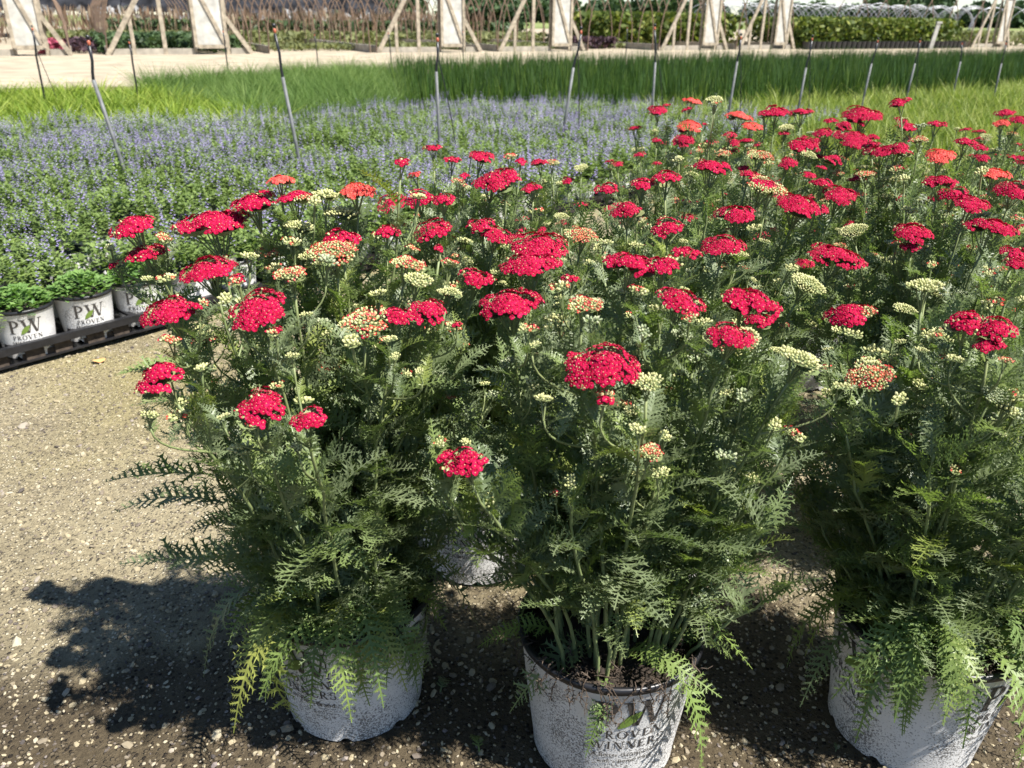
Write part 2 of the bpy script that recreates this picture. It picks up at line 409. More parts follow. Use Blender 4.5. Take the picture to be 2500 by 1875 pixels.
def hoop_house(L, R, label, end=True, hoops=14, step=2.0, mat='rust', tall=2.55):
    sL, sR = wall_s(L), wall_s(R); wd = sR - sL; cx = (sL+sR)/2
    e = empty('hoop_house', (0, 0, 0)); to_wall(e, cx); tag(e, label, 'greenhouse', 'hoop houses beyond the dirt road')
    X = lambda f: (f-.5)*wd
    hm = MB(); hm.tube(arch(wd, tall), .022, 5, 0, False); V, T, M = hm.arrays(); hme = mesh('hoop', V, T, MAT[mat], M, True)
    for k in range(hoops):
        obj('hoop', hme, e, Matrix.Translation((0, .12 + k*step, 0)) @ Matrix.Rotation(rng.normal(0, .012), 4, 'Y'))
    for zf in (1.0,):
        b = MB(); b.tube([(0, .1, tall-.03), (0, hoops*step, tall-.03)], .02, 5, 0, False); b.build('ridge_pipe', MAT[mat], e, True)
    for sgn in (-1, 1):
        b = MB(); b.box(sgn*wd/2-.03, sgn*wd/2+.03, .15, hoops*step, 0.008, .22); b.build('side_board', MAT['board'], e)
    if end:
        def bar(name, p, q, w_=.1, d_=.06, y=0.0, m='wood'):
            b = MB(); b.bar((p[0], y, p[1]), (q[0], y, q[1]), w_, d_, (0, 1, 0)); return b.build(name, MAT[m], e)
        bar('brace', (X(.0), .0), (X(.38), 2.25), .13, .05, -.06)
        bar('post', (X(.18), 0), (X(.18), 1.05), .1)
        bar('post', (X(.39), 0), (X(.39), 2.35), .11)
        bar('post', (X(.60), 0), (X(.60), 2.35), .09, .06, .05)
        bar('post', (X(.835), 0), (X(.835), 1.9), .1, .06, .05)
        bar('brace', (X(.835), 1.0), (X(1.0), 0.02), .12, .05, -.055)
        b = MB(); b.box(X(0), X(.59), -.02, .03, .0, .17); b.build('base_board', MAT['board'], e)
        b = MB(); b.box(X(.85), X(1), -.02, .03, .0, .17); b.build('base_board', MAT['board'], e)
        d = MB(); d.box(X(.60), X(.825), -.115, -.085, .16, 2.2); dp = d.build('door', MAT['panel'], e)
        x0, x1 = X(.605), X(.82)
        for a, c, ww in (((x0, .2), (x0, 2.18), .09), ((x1, .2), (x1, 2.18), .09), ((x0+.05, .22), (x1-.05, .22), .1), ((x0+.05, 2.14), (x1-.05, 2.14), .1), ((x0+.03, 2.1), (x1-.04, .3), .1)):
            b = MB(); b.bar((a[0], -.135, a[1]), (c[0], -.135, c[1]), ww, .035, (0, 1, 0)); b.build('batten', MAT['wood'], dp)
    return e
HH = [(-190, 165, 'leftmost hoop house end with a whitewashed door cut by the photo edge', True),
      (255, 610, 'wide hoop house end with the largest whitewashed door beside dark green crops', True),
      (655, 905, 'open hoop house frame without end wall between two whitewashed doors', False),
      (920, 1172, 'hoop house end with pale door standing behind the dark rushes, third door from left', True),
      (1218, 1425, 'hoop house end with narrow pale door and a short crossbar, fourth door from left', True),
      (1440, 1600, 'open hoop house frame without end wall right of the fourth pale door', False),
      (1615, 1775, 'hoop house end with tall narrow pale door, fifth door from left', True),
      (1805, 1940, 'hoop house end with whitewashed door right before the row of yellow green shrubs', True),
      (2375, 2465, 'small far hoop house end at the right edge beyond the shrub row', True)]
for L, R, lab, end in HH: hoop_house(L, R, lab, end, hoops=18 if L < 1500 else 7, step=1.4)

# low crops inside the houses (nobody could count the plants)
def leaf_strip(name, label, mats, s0, s1, n0, n1, hgt, count, size, cat, upright=False):
    V = []; T = []; R_ = []; k = 0
    for _ in range(count):
        p = wpt(rng.uniform(s0, s1), rng.uniform(n0, n1), .05 + rng.random()**.7*hgt)
        a = rng.normal(0, 1, 3); a /= np.linalg.norm(a); b = np.cross(a, rng.normal(0, 1, 3)); b /= np.linalg.norm(b)
        sz = size*rng.uniform(.6, 1.3)
        if upright: a = np.array((rng.normal(0, .12), rng.normal(0, .12), 1.0)); b = np.array((rng.normal(), rng.normal(), 0))*.12
        V += [p - a*sz*.5, p + b*sz*.32, p + a*sz*.5, p - b*sz*.32]; T += [(k, k+1, k+2), (k, k+2, k+3)]; k += 4
        R_ += [rng.random()]*4
    return tag(obj(name, mesh(name, V, T, mats, rnd=R_)), label, cat, kind='stuff')
MAT['crop_green'] = leafy('crop_leaf', [(0, (.035, .065, .025)), (1, (.08, .125, .05))], .5, .3, .2)
MAT['crop_lime'] = leafy('lime_crop', [(0, (.10, .115, .05)), (1, (.19, .20, .08))], .6, .2, .2)
MAT['crop_red'] = leafy('red_crop', [(0, (.20, .03, .06)), (1, (.45, .10, .16))], .6, .2, .2)
MAT['crop_dark'] = leafy('purple_crop', [(0, (.03, .02, .03)), (1, (.09, .05, .06))], .6, .2, .1)
MAT['brown_brush'] = leafy('dry_brush', [(0, (.10, .065, .045)), (.6, (.20, .13, .085)), (1, (.32, .25, .18))], .9, .1, .1)
MAT['shrub'] = leafy('shrub_leaf', [(0, (.05, .08, .02)), (.6, (.11, .145, .03)), (1, (.21, .22, .05))], .6, .2, .25)
leaf_strip('red_crop', 'red leaved low crop beside the leftmost door', MAT['crop_red'], wall_s(85), wall_s(150), .5, 3, .30, 900, .16, 'crop')
leaf_strip('purple_crop', 'dark purple low crop behind the leftmost hoop house brace', MAT['crop_dark'], wall_s(150), wall_s(235), 1, 5, .30, 900, .16, 'crop')
leaf_strip('green_crop', 'dark green leafy crop inside the widest hoop house', MAT['crop_green'], wall_s(235), wall_s(600), .7, 7, .42, 6500, .2, 'crop')
leaf_strip('lime_crop', 'low yellow green crop deep inside the hoop houses', MAT['crop_lime'], wall_s(60), wall_s(1600), 7.5, 12, .40, 6500, .25, 'crop')
leaf_strip('lime_crop', 'thin strip of low lime crop behind the middle doors', MAT['crop_lime'], wall_s(620), wall_s(1590), 1.6, 4, .14, 5000, .16, 'crop')
leaf_strip('purple_crop', 'dark low crop tray row right of the fourth pale door', MAT['crop_dark'], wall_s(1470), wall_s(1560), 1.5, 3, .35, 900, .2, 'crop')
leaf_strip('green_crop', 'mid green hedge like crop behind the fifth and sixth doors', MAT['shrub'], wall_s(1590), wall_s(1935), 3, 8, 1.25, 7500, .3, 'crop')
leaf_strip('brown_brush', 'brown dry upright stalks far behind the left hoop houses', MAT['brown_brush'], wall_s(-150), wall_s(1500), 9, 19, 1.15, 4200, .5, 'brush', True)
leaf_strip('green_crop', 'dark green strip of crops behind the brown brush', MAT['crop_green'], wall_s(300), wall_s(1650), 12, 13, .8, 3500, .3, 'crop')
leaf_strip('shrub_row', 'long row of yellow green potted shrubs beyond the road', MAT['shrub'], wall_s(1945), wall_s(2335), -.2, 3.2, 1.15, 13000, .22, 'shrubs')
leaf_strip('lime_crop', 'low lime green crop at the right edge below the silver hoops', MAT['crop_lime'], wall_s(2335), wall_s(2620), 1, 8, .6, 3500, .3, 'crop')
pr = MB()
for k in range(34):
    s = wall_s(1945) + (wall_s(2335)-wall_s(1945))*(k+.5)/34; p = wpt(s, -.45)
    pr.lathe([(.13, .01), (.16, .3), (.14, .3), (.13, .26)], 10, 0); pr.V[-1] += p
tag(pr.build('pot_row', MAT['black']), 'dark row of small black pots under the yellow green shrubs', 'pots', kind='stuff')

MAT['scrap'] = leafy('pale_film_scrap', [(0, (.16, .16, .165)), (1, (.36, .36, .37))], .6, .2, .2)
leaf_strip('film_scraps', 'pale torn film and far clutter between the brown stalks', MAT['scrap'], wall_s(-150), wall_s(1450), 15, 20, 1.3, 330, .42, 'film')
# white stub post among the shrubs
e = empty('marker_post', wpt(wall_s(2237), -.9)); tag(e, 'short white wooden marker post before the shrub row', 'post')
b = MB(); b.bar((-.06, 0, 0), (.08, 0, 1.05), .16, .1, (0, 1, 0)); b.build('post', MAT['panel'], e)
b = MB(); b.box(-.02, .2, -.07, .07, 1.02, 1.1); b.build('cap', MAT['panel'], e)

# black shade cloth roofs behind everything on the left
MAT['shade'] = plain('black_shade_cloth', (.022, .023, .027), .95, spec=.05, var=.8, scale=1.4)
MAT['film'] = plain('white_greenhouse_film', (.55, .57, .60), .5, var=.3, scale=.4)
def shade_house(s0, s1, n, z0, z1, label):
    e = empty('shade_house', wpt((s0+s1)/2, n)); e.rotation_euler = (0, 0, math.radians(27)); tag(e, label, 'shade house')
    wd = s1-s0; b = MB(); k = int(wd/3); xs_ = np.linspace(-wd/2, wd/2, k*6+1)
    prev = None
    for i, x in enumerate(xs_):
        sag = .45*abs(math.sin(math.pi*i/6)); row = [(x, 0, z0 - .1*sag), (x, 1.5, z0+.55*(z1-z0)+sag), (x, 9, z1+sag)]
        if prev:
            for j in range(2): b.quad(prev[j], row[j], row[j+1], prev[j+1])
        prev = row
    b.build('roof_cloth', MAT['shade'], e)
    for i in range(k+1):
        x = -wd/2 + wd*i/k; p = MB(); p.bar((x, .1, 0), (x, .1, z0), .09, .09, (0, 1, 0)); p.build('post', MAT['rust'], e)
    for i in range(0, k, 2):
        x = -wd/2 + wd*(i+.5)/k; p = MB(); p.box(x-rng.uniform(.5, 1.3), x+rng.uniform(.5, 1.3), 8.2, 8.3, .8, z0-.15); p.build('side_film', MAT['film'], e)
shade_house(wall_s(-300), wall_s(1010) , 20, 1.2, 2.3, 'long low shade house with black cloth roof behind the left hoop houses')
shade_house(wall_s(1020), wall_s(1490), 24, 1.25, 2.4, 'shorter shade house with black cloth roof behind the third and fourth doors')

# silver hoops far right
hm = MB(); hm.tube(arch(3.6, 2.25, 16), .020, 5, 0, False); V, T, M = hm.arrays(); silver = mesh('hoop', V, T, MAT['steel'], M, True)
for k in range(17):
    px = 1770 + k*46
    d = ray(px, 70)[:2]; d = d/np.linalg.norm(d); D = 66 + k*.9
    e = empty('hoop_tunnel', (d[0]*D, d[1]*D, 0), math.radians(8)); tag(e, 'bare silver pipe hoop frame in the far rows at the right', 'hoop frame', 'rows of bare silver hoops beyond the shrubs')
    for j in range(4): obj('hoop', silver, e, Matrix.Translation((j*.45, j*2.8, rng.normal(0, .05))))

# far wood and field edge
MAT['wood_far'] = leafy('far_tree_leaf', [(0, (.025, .05, .022)), (.5, (.045, .08, .035)), (1, (.08, .12, .05))], .7, .2, .15)
def far_wood():
    V = []; T = []; R_ = []; k = 0
    for i in range(150):
        px = rng.uniform(500, 2750); d = ray(px, 60)[:2]; d = d/np.linalg.norm(d); D = rng.uniform(230, 260)
        hgt = rng.uniform(4.0, 6.2)
        if 2090 < px < 2310: hgt = rng.uniform(7.2, 8.8)
        if px < 1850: hgt *= 1.15
        cx, cy = d*D; rx = rng.uniform(3, 5)
        for _ in range(330):
            q = rng.normal(0, 1, 3); q /= np.linalg.norm(q); q *= rng.random()**.4
            p = np.array((cx+q[0]*rx, cy+q[1]*rx, max(.2, hgt*.5 + q[2]*hgt*.5*rng.uniform(.8, 1.1))))
            a = rng.normal(0, 1, 3); a /= np.linalg.norm(a); b = np.cross(a, rng.normal(0, 1, 3)); b /= np.linalg.norm(b); sz = rng.uniform(.5, 1.1)
            V += [p-a*sz, p+b*sz*.6, p+a*sz, p-b*sz*.6]; T += [(k, k+1, k+2), (k, k+2, k+3)]; R_ += [rng.random()]*4; k += 4
    tag(obj('far_wood', mesh('far_wood', V, T, MAT['wood_far'], rnd=R_)), 'dark green wood along the horizon below the pale sky', 'wood', kind='stuff')
far_wood()

# ------------------------------------------------------------------ plant beds in the middle distance
MAT['lime'] = leafy('lime_plant', [(0, (.12, .19, .024)), (.5, (.19, .26, .034)), (1, (.27, .32, .06))], .55, .2, .3)
MAT['thread'] = leafy('threadleaf', [(0, (.08, .14, .034)), (.6, (.125, .20, .052)), (1, (.19, .26, .075))], .6, .2, .3)
MAT['rush'] = leafy('rush_blade', [(0, (.030, .066, .010)), (.6, (.048, .095, .014)), (1, (.10, .15, .022))], .35, .5, .2)
MAT['yellow_grass'] = leafy('yellow_grass', [(0, (.13, .19, .030)), (.5, (.20, .26, .046)), (1, (.32, .34, .09))], .55, .3, .3)
UU = np.array((math.cos(math.radians(50)), math.sin(math.radians(50)))); VV_ = np.array((-UU[1], UU[0]))
BED = {'lime': [(-5.6, 5.9), (-3.9, 6.55), (-2.25, 7.25), (-2.75, 8.5), (-4.3, 10.6), (-7.2, 10.4)],
       'thread': [(-3.0, 8.6), (-2.35, 7.75), (-1.0, 8.9), (-1.7, 12.5), (-2.4, 15.6), (-3.2, 15.4), (-5.3, 12.0), (-4.35, 10.7)],
       'rush': [(-1.05, 8.9), (.9, 8.9), (3.6, 10.6), (7, 12.7), (17, 19.8), (16.5, 25), (3.8, 18.4), (-2.2, 15.4), (-1.7, 12.5)],
       'yellow': [(.95, 8.8), (1.6, 6.9), (2.3, 5.2), (4.2, 5.2), (10, 10.5), (15, 16), (14, 17.6), (7, 12.6), (3.6, 10.5)]}
fb = MB()
for k, pl in enumerate(BED.values()):
    c = np.array(pl).mean(0)
    for a, b_ in zip(pl, pl[1:]+pl[:1]): fb.tri((*c, .010+.004*k), (*a, .010+.004*k), (*b_, .010+.004*k))
tag(fb.build('ground_cloth', MAT['fabric']), kind='structure')
def blades(name, label, cat, poly, mat, count, h0, h1, w0, lean, bend, clump, segs=2, dome=.15):
    """grassy bed: blades grow in clumps, each bends outwards"""
    pa = np.array(poly); cen = []
    for gu in np.arange(-40, 40, clump):
        for gv in np.arange(-40, 40, clump):
            q = UU*gu + VV_*gv + rng.normal(0, clump*.16, 2)
            if pa[:, 0].min() < q[0] < pa[:, 0].max() and pa[:, 1].min() < q[1] < pa[:, 1].max() and rng.random() > .03 and in_poly(q[0], q[1], poly): cen.append(q)
    ncl = len(cen); clump_r = clump*.48; clump = max(8, count//ncl)
    V = np.zeros((ncl*clump*(segs*2+1), 3), np.float32); T = []; R_ = np.zeros(len(V), np.float32); k = 0
    for c in cen:
        hc = rng.uniform(.74, 1.16); rc = rng.random()
        for _ in range(clump):
            an = rng.uniform(0, 6.283); o = np.array((math.cos(an), math.sin(an), 0)); r0 = rng.random()**.5*clump_r
            hgt = rng.uniform(h0, h1)*hc*(1-dome*(r0/clump_r)**2); l = abs(rng.normal(0, lean)); bd = bend*rng.uniform(.3, 1.4)
            sd = rng.uniform(0, 6.283); side = np.array((math.cos(sd), math.sin(sd), 0))*w0*rng.uniform(.6, 1.3)/2
            b0 = np.array((c[0], c[1], .02)) + o*r0; rr = rc*.6 + rng.random()*.4; k0 = k
            for j in range(segs):
                t = j/segs; p = b0 + o*(l*hgt*t + bd*hgt*t*t) + np.array((0, 0, hgt*(t - .35*bd*t*t)))
                V[k] = p - side*(1-.5*t); V[k+1] = p + side*(1-.5*t); k += 2
            t = 1; V[k] = b0 + o*(l*hgt + bd*hgt) + np.array((0, 0, hgt*(1-.35*bd))); k += 1
            R_[k0:k] = rr
            for j in range(segs-1): a = k0+2*j; T += [(a, a+1, a+3), (a, a+3, a+2)]
            a = k0+2*(segs-1); T.append((a, a+1, a+2))
    return tag(obj(name, mesh(name, V[:k], T, mat, rnd=R_[:k])), label, cat, kind='stuff')
blades('lime_plants', 'bed of bright lime green feathery plants by the dirt road', 'plants', BED['lime'], MAT['lime'], 34000, .19, .37, .020, .75, .35, .30, 2, .5)
blades('threadleaf_plants', 'bed of soft fluffy mid green plants between lime bed and dark rushes', 'plants', BED['thread'], MAT['thread'], 40000, .24, .50, .0075, .45, .35, .36, 2, .4)
blades('dark_rushes', 'wide bed of upright dark green rushes in front of the road', 'grass', BED['rush'], MAT['rush'], 46000, .42, .58, .014, .10, .10, .30)
blades('yellow_grass', 'bed of fine yellow green grass behind the red flowers', 'grass', BED['yellow'], MAT['yellow_grass'], 42000, .22, .42, .009, .30, .35, .34, 3, .3)

# ------------------------------------------------------------------ printed pots
def glyph(ch):
    """serif capital as convex quads in a box one unit high; returns (quads, width)"""
    q = []
    TK, TN, SF = .17, .065, .05
    def bar(x0, x1, y0, y1): q.append([(x0, y0), (x1, y0), (x1, y1), (x0, y1)])
    def serif(x, y, wd, up=True): bar(x-wd/2, x+wd/2, y, y+SF) if up else bar(x-wd/2, x+wd/2, y-SF, y)
    def diag(xb, xt, w_, y0=0.0, y1=1.0): q.append([(xb-w_/2, y0), (xb+w_/2, y0), (xt+w_/2, y1), (xt-w_/2, y1)])
    def arc(cx, cy, rx, ry, tx, ty, a0, a1, n=10):
        p = None
        for i in range(n+1):
            a = a0 + (a1-a0)*i/n; o = (cx+rx*math.cos(a), cy+ry*math.sin(a)); i_ = (cx+(rx-tx)*math.cos(a), cy+(ry-ty)*math.sin(a))
            if p: q.append([p[1], p[0], o, i_])
            p = (o, i_)
    if ch in 'PR':
        bar(.10, .10+TK, 0, 1); serif(.185, 0, .36); serif(.16, 1, .32, False)
        arc(.27, .73, .40, .27, .16, .06, math.pi/2, -math.pi/2)
        if ch == 'R': diag(.72, .38, .18, 0, .48); serif(.74, 0, .26)
        return q, .72 if ch == 'P' else .86
    if ch == 'O': arc(.5, .5, .48, .52, .17, .06, 0, 2*math.pi, 20); return q, 1.0
    if ch == 'V': diag(.47, .14, .18); diag(.52, .84, .075); serif(.15, 1, .36, False); serif(.84, 1, .28, False); return q, .98
    if ch == 'W':
        diag(.40, .13, .17); diag(.45, .68, .07); diag(.93, .66, .17); diag(.98, 1.24, .07)
        serif(.13, 1, .34, False); serif(.66, 1, .34, False); serif(1.25, 1, .28, False); return q, 1.36
    if ch == 'E':
        bar(.10, .10+TK, 0, 1); serif(.17, 0, .34); serif(.17, 1, .34, False); bar(.2, .70, 0, TN); bar(.2, .66, 1-TN, 1); bar(.2, .52, .49, .49+TN)
        bar(.66, .71, 0, .22); bar(.61, .66, .80, 1); bar(.48, .53, .41, .63); return q, .78
    if ch == 'N': bar(.14, .21, 0, 1); bar(.80, .87, 0, 1); diag(.77, .20, .2); serif(.17, 0, .30); serif(.83, 1, .30, False); serif(.14, 1, .22, False); return q, .98
    if ch == 'I': bar(.10, .10+TK, 0, 1); serif(.185, 0, .36); serif(.185, 1, .36, False); return q, .40
    if ch == 'S':
        arc(.33, .74, .27, .26, .10, .07, math.radians(20), math.radians(250), 10); arc(.33, .26, .28, .26, .10, .07, math.radians(-160), math.radians(75), 10)
        bar(.55, .60, .72, .92); bar(.04, .09, .08, .3); return q, .66
    return q, .4
def tagline(body):
    c = bpy.data.curves.new('text', 'FONT'); c.body = body; c.size = 1.0; c.align_x = 'CENTER'; c.resolution_u = 2
    o = bpy.data.objects.new('text', c); COL.objects.link(o)
    dg = bpy.context.evaluated_depsgraph_get(); me = o.evaluated_get(dg).to_mesh(); me.calc_loop_triangles()
    V = np.array([v.co[:] for v in me.vertices]); T = np.array([t.vertices[:] for t in me.loop_triangles])
    o.evaluated_get(dg).to_mesh_clear(); bpy.data.objects.remove(o); bpy.data.curves.remove(c)
    return V, T
TAG_A = tagline('A Better Garden Starts'); TAG_B = tagline('with a Better Plant.'); TAG_C = tagline('The #1 Plant Brand')
def printing(r0, r1, h, angles, small=False, one=False):
    """lettering wrapped round the pot: PW with leaf, PROVEN WINNERS, tagline"""
    def wrap(u, v, a0, off=.0009):
        z = v; r = r0 + (r1-r0)*z/h + off; a = a0 + u/r
        return (r*math.sin(a), -r*math.cos(a), z)
    b = g = None
    def word(txt, size, v0, a0, track=.08, ctr=0.0):
        gl = [glyph(c) for c in txt]; tot = sum(w_ for _, w_ in gl)*size + track*size*(len(txt)-1); x = ctr - tot/2
        for qs, w_ in gl:
            for q in qs: b.quad(*[wrap(x+p[0]*size, v0+p[1]*size, a0) for p in q])
            x += (w_+track)*size
    for a0 in angles:
        b = MB(); g = MB()
        if small: word('PW', .046, .088, a0, .08); word('PROVEN', .0145, .066, a0, .14); word('WINNERS', .0145, .046, a0, .12)
        else: word('PW', .050, .150, a0, .10); word('PROVEN', .0165, .124, a0, .16); word('WINNERS', .0165, .101, a0, .14)
        for (V, T), v0, s_ in (() if small else ((TAG_C, .083, .0130),) if one else ((TAG_A, .084, .0110), (TAG_B, .070, .0110))):
            b.add([wrap(x*s_, v0+y*s_, a0) for x, y, _ in V], T)
        n = 10; top = []; bot = []
        for i in range(n+1):
            t = i/n; sc = .74 if small else 1.0; lx = -.020 + .034*t; ly = .146 + .034*t; wd = .0085*math.sin(math.pi*t)**.9
            if small: sc = .9; ly = (.084 + .030*t)/sc
            top.append(wrap((lx-wd*.62)*sc, (ly+wd*.78)*sc, a0, .0016)); bot.append(wrap((lx+wd*.62)*sc, (ly-wd*.78)*sc, a0, .0016))
        for i in range(n): g.quad(bot[i], bot[i+1], top[i+1], top[i])
        yield b, g
def make_pot(parent, r0, r1, h, mat, angles, rz, small=False, one=False, loc=(0, 0, 0), lean=0.0):
    """pot > rim, lettering, leaf_emblem"""
    def wob(i, k):
        if i == 0: return .007 if (k % 12) in (0, 1) else 0.0
        return 0.0
    b = MB(); b.lathe([(r0, 0), (r0*1.005, .014), (r0+(r1-r0)*.5, h*.5), (r1-.0015, h-.012), (r1, h-.010)], 96, 0, wob)
    m = Matrix.Translation(loc) @ Matrix.Rotation(rz, 4, 'Z') @ Matrix.Rotation(lean, 4, 'X')
    p = b.build('pot', mat, parent, True, m)
    r = MB(); r.lathe([(r1+.0005, h-.013), (r1+.0035, h-.011), (r1+.004, h-.002), (r1+.001, h), (r1-.003, h-.001), (r1-.005, h-.02), (r0-.002, .02), (.001, .018)], 72, 0)
    r.build('rim', MAT['black'], p, True)
    if angles:
        for t, g in printing(r0, r1, h, angles, small, one): t.build('lettering', MAT['ink'], p); g.build('leaf_emblem', MAT['logo_green'], p)
    return p

# ------------------------------------------------------------------ catmint in trays
MAT['mint'] = leafy('catmint_leaf', [(0, (.085, .130, .038)), (.5, (.130, .188, .050)), (1, (.19, .26, .07))], .55, .3, .25)
MAT['mint_bright'] = leafy('young_catmint_leaf', [(0, (.10, .19, .05)), (1, (.18, .29, .08))], .5, .3, .3)
MAT['lavender'] = leafy('catmint_flower', [(0, (.20, .165, .34)), (.5, (.28, .24, .44)), (1, (.39, .35, .53))], .6, .2, .2)
def mint_leaves(n, R, hgt, size, flat=1.0):
    V = []; T = []; R_ = []; k = 0
    for _ in range(n):
        a = rng.uniform(0, 6.283); r = R*rng.random()**.55; top = hgt*(1-.55*(r/R)**2)
        z = top*rng.random()**.45; c = np.array((r*math.cos(a), r*math.sin(a), z))
        d = np.array((math.cos(a+rng.normal(0, .9)), math.sin(a+rng.normal(0, .9)), rng.uniform(-.2, .8))); d /= np.linalg.norm(d)
        s = np.cross(d, (0, 0, 1)); s /= np.linalg.norm(s)+1e-6; u = np.cross(s, d); sz = size*rng.uniform(.6, 1.25)
        V += [c, c+d*sz*.45+s*sz*.36+u*sz*.1, c+d*sz, c+d*sz*.45-s*sz*.36+u*sz*.1]; T += [(k, k+1, k+2), (k, k+2, k+3)]; R_ += [rng.random()]*4; k += 4
    return np.array(V), np.array(T), np.array(R_)
def mint_spikes(n, R, hgt, zb):
    V = []; T = []; R_ = []; k = 0
    for _ in range(n):
        a = rng.uniform(0, 6.283); r = R*rng.random()**.5; lean = np.array((math.cos(a), math.sin(a), 0))*rng.uniform(0, .45)
        b = np.array((r*math.cos(a), r*math.sin(a), zb*(1-.4*(r/R)**2))); ax = np.array((0, 0, 1.0))+lean; ax /= np.linalg.norm(ax); L = hgt*rng.uniform(.6, 1.2)
        for j in range(14):
            t = .25+.75*j/13; ang = j*2.4; o = np.array((math.cos(ang), math.sin(ang), .35)); p = b+ax*L*t; sz = .0115*(1.15-.6*t)
            s = np.cross(o, ax); V += [p, p+o*sz*.6+s*sz*.5, p+o*sz*1.2, p+o*sz*.6-s*sz*.5]; T += [(k, k+1, k+2), (k, k+2, k+3)]; R_ += [rng.random()]*4; k += 4
    return np.array(V), np.array(T), np.array(R_)
MINT = []
for k in range(6):
    big = 1.0 if k < 4 else .85
    A = mint_leaves(560, .135, .175*big, .022); B = mint_spikes((7, 15, 4, 13, 3, 17)[k], .12, .11, .135*big)
    MINT.append((mesh('foliage', A[0], A[1], MAT['mint'], rnd=A[2]), mesh('flower_spikes', B[0], B[1], MAT['lavender'], rnd=B[2]), A, B))
A = mint_leaves(420, .090, .080, .023); YOUNG = mesh('foliage', A[0], A[1], MAT['mint_bright'], rnd=A[2])
T0 = np.array((-1.59, 2.32))
def bed(u, v): p = T0 + UU*u + VV_*v; return np.array((p[0], p[1]))
MINT_POLY = [(-3.4, .3), (3.0, 7.9), (1.3, 8.9), (-.9, 8.75), (-2.25, 7.25), (-3.9, 6.5), (-6, 5.9), (-6, 1)]
hole = P(815, 392, .12)[:2]; hole2 = P(60, 560, .12)[:2]
spots = []
for i in range(-14, 44):
    for j in range(-4, 34):
        if j < 0: continue
        q = bed(.305 + (i-1)*.197, .125 + j*.197)
        zc = q[1]*.909 + .4; 
        if not in_poly(q[0], q[1], MINT_POLY) or abs(q[0]) > .66*zc + .25: continue
        if (q[0] > .5 and q[1] < 4.0) or (j < 0 and q[1] < 2.55): continue
        if j > 1 and rng.random() < (.12 if q[0] < -1.4 and q[1] < 4.2 else .035): continue
        dh = q - hole
        if abs(dh[0]) < .42 and abs(dh[1]) < .16: continue
        spots.append((math.hypot(*q), q[0], q[1], i, j))
spots.sort()
pm = MB(); pm.lathe([(.070, 0), (.083, .148)], 20, 0); pm.lathe([(.083, .146), (.087, .148), (.0865, .157), (.081, .157), (.072, .03)], 20, 1)
V, T, M = pm.arrays(); POT_S = mesh('pot', V, T, [MAT['pot_clean'], MAT['black']], M, True)
FRONT = {(0, 0): ('catmint in a printed white pot at the left photo edge, young leaves on black tray', 33),
         (1, 0): ('catmint in the printed white pot with bright young leaves, centre of the tray front', 36),
         (2, 0): ('catmint in printed white pot half hidden behind the red yarrow, right end of tray front', 24)}
ms_i = []; ms_m = []; sp_m = []
for n_, (d_, x, y, i, j) in enumerate(spots):
    fl = math.sin(x*2.3+1)+math.sin(y*1.9+x*1.1)+.8*math.sin(x*5.1-y*3.7)+rng.normal(0, .5); k = (1, 3, 5)[int(rng.integers(3))] if fl > .15 else (0, 2, 4)[int(rng.integers(3))]; sc = rng.uniform(.82, 1.18); rz = rng.uniform(0, 6.28)
    if n_ < 300:
        e = empty('catmint', (x, y, .022))
        if (i, j) in FRONT:
            lab, ang = FRONT[(i, j)]
            tag(e, lab, 'potted plant', 'catmint pots in trays'); make_pot(e, .078, .094, .165, MAT['pot_clean'], [math.radians(ang), math.radians(ang+130), math.radians(ang+245)], 0, True)
            s = MB(); s.lathe([(.089, .142), (.001, .146)], 24); s.build('soil', MAT['soil'], e)
            obj('foliage', YOUNG, e, Matrix.Translation((0, 0, .140)) @ Matrix.Rotation(rz, 4, 'Z'))
            if i != 1: obj('flower_spikes', MINT[2][1], e, Matrix.Translation((0, .03, .13)) @ Matrix.Scale(.8, 4))['kind'] = 'stuff'
        else:
            if j == 0: tag(e, 'catmint in the edge row of the bed facing the bare aisle', 'potted plant', 'catmint plants of the edge row')
            elif k in (1, 3, 5): tag(e, 'catmint thick with lavender flower spikes inside the catmint bed', 'potted plant', 'flowering catmint plants of the bed')
            else: tag(e, 'mostly green catmint with few lavender spikes inside the catmint bed', 'potted plant', 'green catmint plants of the bed')
            obj('pot', POT_S, e)
            fe = j == 0 and i > 3; m = Matrix.Translation((0, 0, .045 if fe else .095)) @ Matrix.Rotation(rz, 4, 'Z') @ Matrix.Scale(1.32 if fe else sc, 4)
            obj('foliage', MINT[k][0], e, m)['kind'] = 'stuff'; obj('flower_spikes', MINT[k][1], e, m)['kind'] = 'stuff'
    else:
        m = np.eye(4); c, s_ = math.cos(rz)*sc, math.sin(rz)*sc; m[:2, :2] = ((c, -s_), (s_, c)); m[2, 2] = sc; m[:3, 3] = (x, y, .117)
        ms_i.append(k); ms_m.append(m)
if ms_i:
    z_ = lambda q: (q[0], q[1], np.zeros(len(q[1]), int))
    tag(join('catmint_foliage', [z_(m[2]) for m in MINT], ms_i, ms_m, [MAT['mint']]), 'far part of the catmint bed, leaves merging into one mass', 'plants', kind='stuff')
    tag(join('catmint_flowers', [z_(m[3]) for m in MINT], ms_i, ms_m, [MAT['lavender']]), 'lavender flowers of the far part of the catmint bed', 'flowers', kind='stuff')
